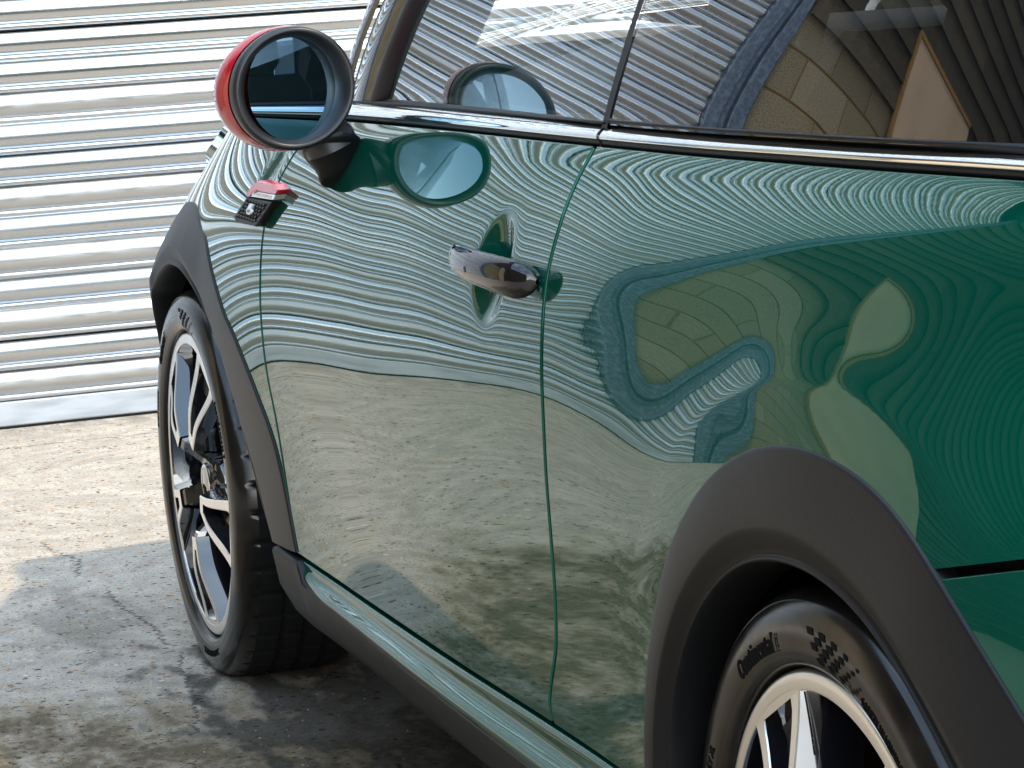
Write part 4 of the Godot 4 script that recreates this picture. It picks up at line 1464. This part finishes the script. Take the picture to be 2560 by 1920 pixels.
func patch(s: Shape, a0: float, a1: float, r0: float, r1: float, skew := 0.0) -> void:
	var p := []
	for q in [[a0, r0], [a1, r0], [a1, r1], [a0, r1]]:
		var an: float = deg_to_rad(q[0]) + skew * (q[1] - r0)
		p.append(Vector3(q[1] * cos(an), q[1] * sin(an), wall_z(q[1]) + 0.0006))
	s.quad(p[0], p[1], p[2], p[3], Vector3(0, 0, 1))

func checks(s: Shape, from_deg: float) -> void:
	# a chequered flag that dissolves along the sidewall
	var r := RandomNumberGenerator.new()
	r.seed = 31
	for col in 10:
		for row in 5:
			if (col + row) % 2:
				continue
			var keep := 1.0 if col < 3 else 1.0 - (col - 2) / 9.0
			var k := clampf(keep * (1.0 + 0.25 * r.randf()), 0.0, 1.0)
			if k < 0.25 or (col < 2 and row > 4 and col + row < 6):
				continue
			var a := from_deg - 4.2 - 2.4 * col + 0.95 * row
			var q := 0.2530 + 0.0056 * row + 0.0028 * (1 - k)
			patch(s, a + 0.03, a - 2.37 * k, q, q + 0.0055 * k, 2.9)

func warning_sign(s: Shape, at_deg: float) -> void:
	var c := []
	for q in [[0.0, 0.0], [1.0, 0.0], [0.5, 1.0]]:
		var r: float = 0.2545 + 0.0095 * q[1]
		var an: float = deg_to_rad(at_deg + 3.4) - 0.0105 * q[0] / r
		c.append(Vector3(r * cos(an), r * sin(an), wall_z(r) + 0.0006))
	var m: Vector3 = (c[0] + c[1] + c[2]) / 3.0
	for k in 3:
		var a: Vector3 = c[k]
		var b: Vector3 = c[(k + 1) % 3]
		s.quad(a, b, b.lerp(m, 0.16), a.lerp(m, 0.16), Vector3(0, 0, 1))
	s.quad(m + (c[2] - m) * 0.45 + (c[0] - c[1]) * 0.04, m + (c[2] - m) * 0.45 - (c[0] - c[1]) * 0.04, m - (c[2] - m) * 0.15 - (c[0] - c[1]) * 0.04, m - (c[2] - m) * 0.15 + (c[0] - c[1]) * 0.04, Vector3(0, 0, 1))

func build_handle(door: Node) -> void:
	# bar across the recess, thick at the rear
	var ctl := [[-0.915, 0.7995, 0.850, 0.004], [-0.910, 0.7997, 0.857, 0.0105], [-0.895, 0.8000, 0.864, 0.0150], [-0.86, 0.8003, 0.872, 0.0175], [-0.81, 0.8003, 0.877, 0.0182], [-0.76, 0.7996, 0.878, 0.0188], [-0.715, 0.7985, 0.876, 0.0195], [-0.680, 0.7970, 0.872, 0.0195], [-0.662, 0.7960, 0.868, 0.0170], [-0.652, 0.7955, 0.862, 0.0110], [-0.649, 0.7953, 0.856, 0.003]]
	var rows := []
	var n := 40
	for i in n + 1:
		var t := float(i) / n
		var q := []
		for c in 4:
			var pts := []
			for k in ctl.size():
				pts.append([float(k) / (ctl.size() - 1), ctl[k][c]])
			q.append(curve(t, pts))
		var row := PackedVector3Array()
		for k in 20:
			var a := TAU * k / 20.0
			row.append(Vector3(q[0], q[1] + q[3] * sin(a), q[2] + q[3] * 0.62 * cos(a)))
		rows.append(row)
	var s := Shape.new()
	s.grid(rows, -1.0, false, true)
	var o := part("door_handle", s, mats["dark_chrome"], door)
	s = Shape.new()
	s.lathe([[0.0042, -0.003], [0.0042, 0.0005], [0.003, 0.0018], [0.0001, 0.0022]], 16)
	s.moved(Transform3D(Basis.IDENTITY, Vector3(-0.787, 0.799, 0.8885)))
	part("handle_button", s, mats["gloss_black"], door)

func build_badge(car: Node) -> void:
	# side badge on the wing: dark mesh plate, clear lens, red cap, small white crest
	var b := Node3D.new()
	b.name = "side_badge"
	car.add_child(b, true)
	var z := 0.877
	var tilt := func(x: float, y: float, d: float) -> Vector3: return Vector3(x, y, lerpf(0.871, 0.855, (y - 0.762) / 0.052) + d)
	var pr := func(s: Shape, ring: Array, d0: float, d1: float, cham: float) -> void:
		var m := Vector2.ZERO
		for q in ring:
			m += q
		m /= ring.size()
		for k in ring.size():
			var p: Vector2 = ring[k]
			var q: Vector2 = ring[(k + 1) % ring.size()]
			var pi: Vector2 = p + (m - p).normalized() * cham
			var qi: Vector2 = q + (m - q).normalized() * cham
			var nn := Vector3((p + q).x / 2 - m.x, (p + q).y / 2 - m.y, 0)
			s.quad(tilt.call(p.x, p.y, d0), tilt.call(q.x, q.y, d0), tilt.call(q.x, q.y, d1 - cham), tilt.call(p.x, p.y, d1 - cham), nn)
			s.quad(tilt.call(p.x, p.y, d1 - cham), tilt.call(q.x, q.y, d1 - cham), tilt.call(qi.x, qi.y, d1), tilt.call(pi.x, pi.y, d1), nn.normalized() + Vector3.BACK)
			s.tri(tilt.call(pi.x, pi.y, d1), tilt.call(qi.x, qi.y, d1), tilt.call(m.x, m.y, d1), Vector3.BACK)
	var s := Shape.new()
	pr.call(s, [Vector2(-1.972, 0.764), Vector2(-1.955, 0.7585), Vector2(-1.838, 0.7605), Vector2(-1.822, 0.767), Vector2(-1.770, 0.7985), Vector2(-1.922, 0.7955)], -0.03, 0.0, 0.003)
	part("badge_body", s, mats["grained_plastic"], b)
	# mesh: short raised bars over a dark field
	s = Shape.new()
	pr.call(s, [Vector2(-1.957, 0.765), Vector2(-1.846, 0.766), Vector2(-1.795, 0.7935), Vector2(-1.912, 0.7925)], -0.004, 0.0008, 0.0008)
	part("mesh_field", s, mats["matt_black"], b)
	for r in 6:
		for c in 7:
			var y := 0.7672 + 0.0046 * r
			var x := -1.950 + 0.0165 * (c + (0.5 if r % 2 else 0.0)) + (y - 0.765) * 1.75
			if x > -1.848 + (y - 0.766) * 1.8:
				continue
			s = Shape.new()
			s.quad(tilt.call(x, y, 0.0009), tilt.call(x + 0.010, y, 0.0009), tilt.call(x + 0.011, y + 0.0017, 0.0024), tilt.call(x + 0.001, y + 0.0017, 0.0024), Vector3.BACK)
			s.quad(tilt.call(x + 0.011, y + 0.0017, 0.0024), tilt.call(x + 0.001, y + 0.0017, 0.0024), tilt.call(x + 0.002, y + 0.0032, 0.0009), tilt.call(x + 0.012, y + 0.0032, 0.0009), Vector3.BACK)
			part("mesh_bar", s, mats["grained_plastic"], b)
	s = Shape.new()
	pr.call(s, [Vector2(-1.892, 0.7975), Vector2(-1.760, 0.8015), Vector2(-1.752, 0.8085), Vector2(-1.878, 0.8055)], -0.02, 0.002, 0.001)
	part("indicator_lens", s, mats["clear_lens"], b)
	for k in 9:
		s = Shape.new()
		var x := -1.880 + 0.0125 * k
		pr.call(s, [Vector2(x, 0.7995 + 0.0003 * k), Vector2(x + 0.006, 0.7997 + 0.0003 * k), Vector2(x + 0.008, 0.8045 + 0.0002 * k), Vector2(x + 0.002, 0.8043 + 0.0002 * k)], 0.001, 0.0034, 0.0012)
		part("lens_facet", s, mats["chrome"], b)
	s = Shape.new()
	pr.call(s, [Vector2(-1.920, 0.7965), Vector2(-1.896, 0.7975), Vector2(-1.880, 0.8065), Vector2(-1.750, 0.8095), Vector2(-1.742, 0.8155), Vector2(-1.775, 0.8205), Vector2(-1.860, 0.8205), Vector2(-1.892, 0.8145)], -0.02, 0.003, 0.003)
	part("red_cap", s, mats["red_plastic"], b)
	# crest: a disc between two small wings under a bar
	s = Shape.new()
	var crest := []
	for k in 20:
		var a := TAU * k / 20.0
		crest.append(Vector2(-1.874 + 0.0155 * cos(a), 0.7795 + 0.0052 * sin(a)))
	pr.call(s, crest, 0.001, 0.0045, 0.001)
	pr.call(s, [Vector2(-1.884, 0.7835), Vector2(-1.862, 0.7835), Vector2(-1.855, 0.7885), Vector2(-1.877, 0.7890)], 0.001, 0.0048, 0.001)
	part("crest", s, mats["white_enamel"], b)
	s = Shape.new()
	for k in 3:
		var x := -1.882 + 0.006 * k
		s.quad(tilt.call(x, 0.7775, 0.0049), tilt.call(x + 0.0035, 0.7775, 0.0049), tilt.call(x + 0.005, 0.7815, 0.0049), tilt.call(x + 0.0015, 0.7815, 0.0049), Vector3.BACK)
	part("crest_letters", s, mats["satin_black"], b)

func build_mirror(car: Node, side: float) -> void:
	var m := Node3D.new()
	m.name = numbered("wing_mirror", car)
	car.add_child(m, true)
	m.position = Vector3(-1.47, 0.9605, 0.889 * side)
	# local frame: the head opens towards +x; ring points in y and z
	var axis := Vector3(1.0, 0.02, -0.06 * side)
	var ring := func(s: float, ry: float, rz: float, dy: float, dz: float) -> PackedVector3Array:
		var row := PackedVector3Array()
		for k in 64:
			var a := TAU * k / 64.0
			# a rounded oval, a little fuller below on the outer side
			var e := 1.0 + 0.025 * cos(2 * a + 0.9)
			row.append(axis * s + Vector3(0, dy + ry * e * sin(a), (dz + rz * e * cos(a)) * side))
		return row
	var s := Shape.new()
	var rows := []
	for q in [[-0.024, 0.0755, 0.0755, 0, 0], [-0.018, 0.0768, 0.0762, 0, 0], [-0.006, 0.0772, 0.0762, 0, 0], [-0.001, 0.0755, 0.0745, 0, 0], [0.001, 0.0725, 0.0715, 0, 0], [-0.0005, 0.0690, 0.0675, 0, 0], [-0.008, 0.0655, 0.0625, 0, -0.001], [-0.018, 0.0632, 0.0585, 0, -0.002], [-0.026, 0.0622, 0.0565, 0, -0.002], [-0.044, 0.0618, 0.0560, 0, -0.002]]:
		rows.append(ring.call(q[0], q[1], q[2], q[3], q[4]))
	s.grid(rows, side, false, true)
	part("bezel", s, mats["satin_black"], m)
	s = Shape.new()
	rows = []
	for q in [[-0.0245, 0.0768, 0.0768, 0, 0.0], [-0.035, 0.0785, 0.0785, 0, 0.001], [-0.055, 0.0780, 0.0800, -0.001, 0.003], [-0.075, 0.0735, 0.0770, -0.002, 0.004], [-0.095, 0.0630, 0.0680, -0.004, 0.004], [-0.110, 0.0470, 0.0520, -0.006, 0.003], [-0.120, 0.0270, 0.0310, -0.008, 0.002], [-0.1235, 0.0100, 0.0120, -0.009, 0.002], [-0.124, 0.0005, 0.0005, -0.009, 0.002]]:
		rows.append(ring.call(q[0], q[1], q[2], q[3], q[4]))
	s.grid(rows, -side, false, true)
	part("mirror_cap", s, mats["red_paint"], m)
	# convex glass turned towards the driver
	var nrm := Vector3(0.976, 0.030, -0.205 * side).normalized()
	s = Shape.new()
	rows = []
	var nn := []
	for i in 10:
		var row := PackedVector3Array()
		var nr := PackedVector3Array()
		var f := maxf(i / 9.0, 0.001)
		for k in 64:
			var a := TAU * k / 64.0
			var y := 0.0665 * f * sin(a)
			var z := (-0.002 + 0.0610 * f * cos(a)) * side
			var x := -0.0150 - (nrm.y * y + nrm.z * z) / nrm.x - (y * y + z * z) / 2.4
			row.append(axis * -0.0 + Vector3(x, y, z))
			nr.append((nrm + Vector3(0, y, z) / 1.2).normalized())
		rows.append(row)
		nn.append(nr)
	s.grid(rows, -side, false, true, nn)
	part("mirror_glass", s, mats["mirror_silver"], m)
	# neck and foot down to the door
	s = Shape.new()
	var path := [Vector3(-0.062, -0.050, -0.035), Vector3(-0.052, -0.066, -0.044), Vector3(-0.040, -0.074, -0.050), Vector3(-0.040, -0.079, -0.052)]
	s.tube(path.map(func(q): return q * Vector3(1, 1, side)), [0.030, 0.034, 0.034, 0.0335], 32)
	part("neck", s, mats["satin_black"], m)
	s = Shape.new()
	rows = []
	for q in [[-0.040, -0.076, -0.050, 0.031, 0.031], [-0.040, -0.079, -0.051, 0.0375, 0.0375], [-0.041, -0.085, -0.053, 0.0350, 0.0360], [-0.044, -0.098, -0.057, 0.029, 0.030], [-0.047, -0.110, -0.059, 0.0245, 0.026], [-0.049, -0.117, -0.060, 0.0235, 0.026], [-0.050, -0.121, -0.061, 0.020, 0.024]]:
		var row := PackedVector3Array()
		for k in 36:
			var a := TAU * k / 36.0
			row.append(Vector3(q[0] + q[3] * cos(a), q[1] + 0.55 * q[3] * cos(a) - 0.25 * q[4] * sin(a) * 0.0, (q[2] + q[4] * sin(a)) * side))
		rows.append(row)
	s.grid(rows, side, false, true)
	s.fan(Array(rows[6]), Vector3.DOWN)
	part("foot", s, mats["grained_plastic"], m)

func build_upper(car: Node) -> void:
	# bonnet between the wings, windscreen, roof, nose and tail
	var rows := []
	for i in 41:
		var x := lerpf(-3.16, -1.74, i / 40.0)
		var y := curve(x, [[-3.2, 0.925], [-2.9, 0.968], [-2.5, 0.988], [-2.1, 0.995], [-1.74, 0.985]])
		var z := hull_at(x, y).x
		var row := PackedVector3Array()
		for k in 21:
			var t := k / 10.0 - 1.0
			row.append(Vector3(x - 0.10 * (1 - t * t) * smoothstep(-2.2, -1.74, x), y + 0.035 * (1 - t * t), z * t))
		rows.append(row)
	var s := Shape.new()
	s.grid(rows, -1.0)
	part("bonnet", s, mats["green_paint"], car)
	# nose
	rows = []
	for j in 11:
		var y := lerpf(0.20, 0.925, j / 10.0)
		var z := hull_at(-3.0, clampf(y, 0.5, 0.87)).x * lerpf(0.80, 0.93, smoothstep(0.5, 0.9, y)) if j < 10 else hull_at(-3.16, 0.925).x
		var row := PackedVector3Array()
		for k in 21:
			var a := PI * k / 20.0
			row.append(Vector3(-3.0 - 0.27 * sin(a) * (1.0 - 0.3 * pow(absf(y - 0.5) / 0.4, 2.0)), y, z * cos(a)))
		rows.append(row)
	s = Shape.new()
	s.grid(rows, -1.0)
	part("front_bumper", s, mats["green_paint"], car)
	# windscreen and roof
	var roof_z := glass_at(-0.9, 1.36)
	rows = []
	for j in 13:
		var t := j / 12.0
		var y := lerpf(0.965, 1.36, t)
		var x := lerpf(-1.70, -1.20, t)
		var z := glass_at(x, y) - 0.03
		var row := PackedVector3Array()
		for k in 17:
			var u := k / 8.0 - 1.0
			row.append(Vector3(x - 0.22 * (1 - u * u), y + 0.01 * (1 - u * u), z * u))
		rows.append(row)
	s = Shape.new()
	s.grid(rows, -1.0)
	part("windscreen", s, mats["clear_glass"], car)
	rows = []
	for i in 25:
		var x := lerpf(-1.25, 0.42, i / 24.0)
		var z := glass_at(x, 1.36) + 0.004
		var row := PackedVector3Array()
		for k in 21:
			var u := k / 10.0 - 1.0
			row.append(Vector3(x - (0.2 * (1 - u * u) if i == 0 else 0.0), 1.355 + 0.075 * (1 - u * u) * sin(PI * (0.25 + 0.6 * i / 24.0)), z * u))
		rows.append(row)
	s = Shape.new()
	s.grid(rows, 1.0)
	part("roof", s, mats["gloss_black"], car)
	# tail
	rows = []
	for j in 13:
		var y := lerpf(0.22, 1.40, j / 12.0)
		var z := hull_at(0.62, clampf(y, 0.35, 0.92)).x if y < 0.94 else glass_at(0.5, y) - 0.02
		var row := PackedVector3Array()
		for k in 17:
			var u := k / 8.0 - 1.0
			row.append(Vector3(lerpf(0.64, 0.40, smoothstep(0.9, 1.4, y)) + 0.10 * (1 - u * u), y, z * u))
		rows.append(row)
	s = Shape.new()
	s.grid(rows, -1.0)
	part("tailgate", s, mats["green_paint"], car)
	# floor
	s = Shape.new()
	s.box(Vector3(-2.95, 0.19, -0.55), Vector3(0.6, 0.24, 0.55))
	part("underbody", s, mats["matt_black"], car)
	s = Shape.new()
	s.box(Vector3(-1.95, 0.2, -0.80), Vector3(-0.40, 0.26, 0.80))
	part("floor_pan", s, mats["matt_black"], car)

func build_cabin(car: Node) -> void:
	var cloth: Material = mats["cabin_cloth"]
	# dashboard with a curved top under the windscreen
	var rows := []
	for k in 25:
		var z := lerpf(-0.68, 0.68, k / 24.0)
		var y := 0.998 - 0.09 * pow(absf(z) / 0.68, 2.6)
		rows.append(PackedVector3Array([Vector3(-1.30, 0.55, z), Vector3(-1.28, 0.82, z), Vector3(-1.33, y - 0.03, z), Vector3(-1.40, y - 0.005, z), Vector3(-1.75, y - 0.003, z), Vector3(-1.95, y - 0.06, z)]))
	var s := Shape.new()
	s.grid(rows, -1.0)
	part("dashboard", s, cloth, car)
	for side in [1.0, -1.0]:
		# door card and rear side trim behind the glass
		s = Shape.new()
		s.box(Vector3(-1.80, 0.30, 0.66 * side - 0.03), Vector3(-0.62, 0.925, 0.66 * side + 0.03), 0.01)
		part("door_card", s, cloth, car)
		s = Shape.new()
		s.box(Vector3(-0.60, 0.30, 0.63 * side - 0.03), Vector3(0.45, 0.93, 0.63 * side + 0.03), 0.01)
		part("side_trim", s, cloth, car)
		var p := Shape.new()
		p.tube([Vector3(-1.76, 0.92, 0.655 * side), Vector3(-1.52, 1.10, 0.63 * side), Vector3(-1.22, 1.34, 0.56 * side)], [0.045, 0.04, 0.04], 12)
		part("pillar_trim", p, cloth, car)
		p = Shape.new()
		p.quad(Vector3(-0.645, 0.92, 0.715 * side), Vector3(-0.33, 0.92, 0.715 * side), Vector3(-0.30, 1.36, 0.58 * side), Vector3(-0.56, 1.36, 0.58 * side), Vector3(0, 0, side))
		p.quad(Vector3(-0.13, 0.92, 0.70 * side), Vector3(0.50, 0.92, 0.63 * side), Vector3(0.36, 1.36, 0.56 * side), Vector3(-0.06, 1.36, 0.58 * side), Vector3(0, 0, side))
		part("pillar_trim", p, cloth, car)
		# seats
		var seat := Shape.new()
		seat.box(Vector3(-1.10, 0.42, 0.36 * side - 0.25), Vector3(-0.58, 0.58, 0.36 * side + 0.25), 0.05)
		seat.box(Vector3(-0.66, 0.55, 0.36 * side - 0.24), Vector3(-0.50, 1.02, 0.36 * side + 0.24), 0.06)
		seat.box(Vector3(-0.58, 1.03, 0.36 * side - 0.13), Vector3(-0.48, 1.21, 0.36 * side + 0.13), 0.04)
		part("front_seat", seat, cloth, car)
	s = Shape.new()
	s.box(Vector3(-0.15, 0.45, -0.58), Vector3(0.10, 1.0, 0.58), 0.06)
	part("rear_seat", s, cloth, car)
	s = Shape.new()
	s.box(Vector3(-1.15, 1.335, -0.5), Vector3(0.35, 1.35, 0.5))
	part("headlining", s, cloth, car)
	s = Shape.new()
	var rim := []
	for k in 41:
		var a := TAU * k / 40.0
		rim.append(Vector3(-1.18 - 0.06 * sin(a), 0.86 + 0.17 * sin(a), -0.36 + 0.18 * cos(a)))
	var rad := []
	rad.resize(41)
	rad.fill(0.015)
	s.tube(rim, rad, 10, false)
	part("steering_wheel", s, mats["satin_black"], car)
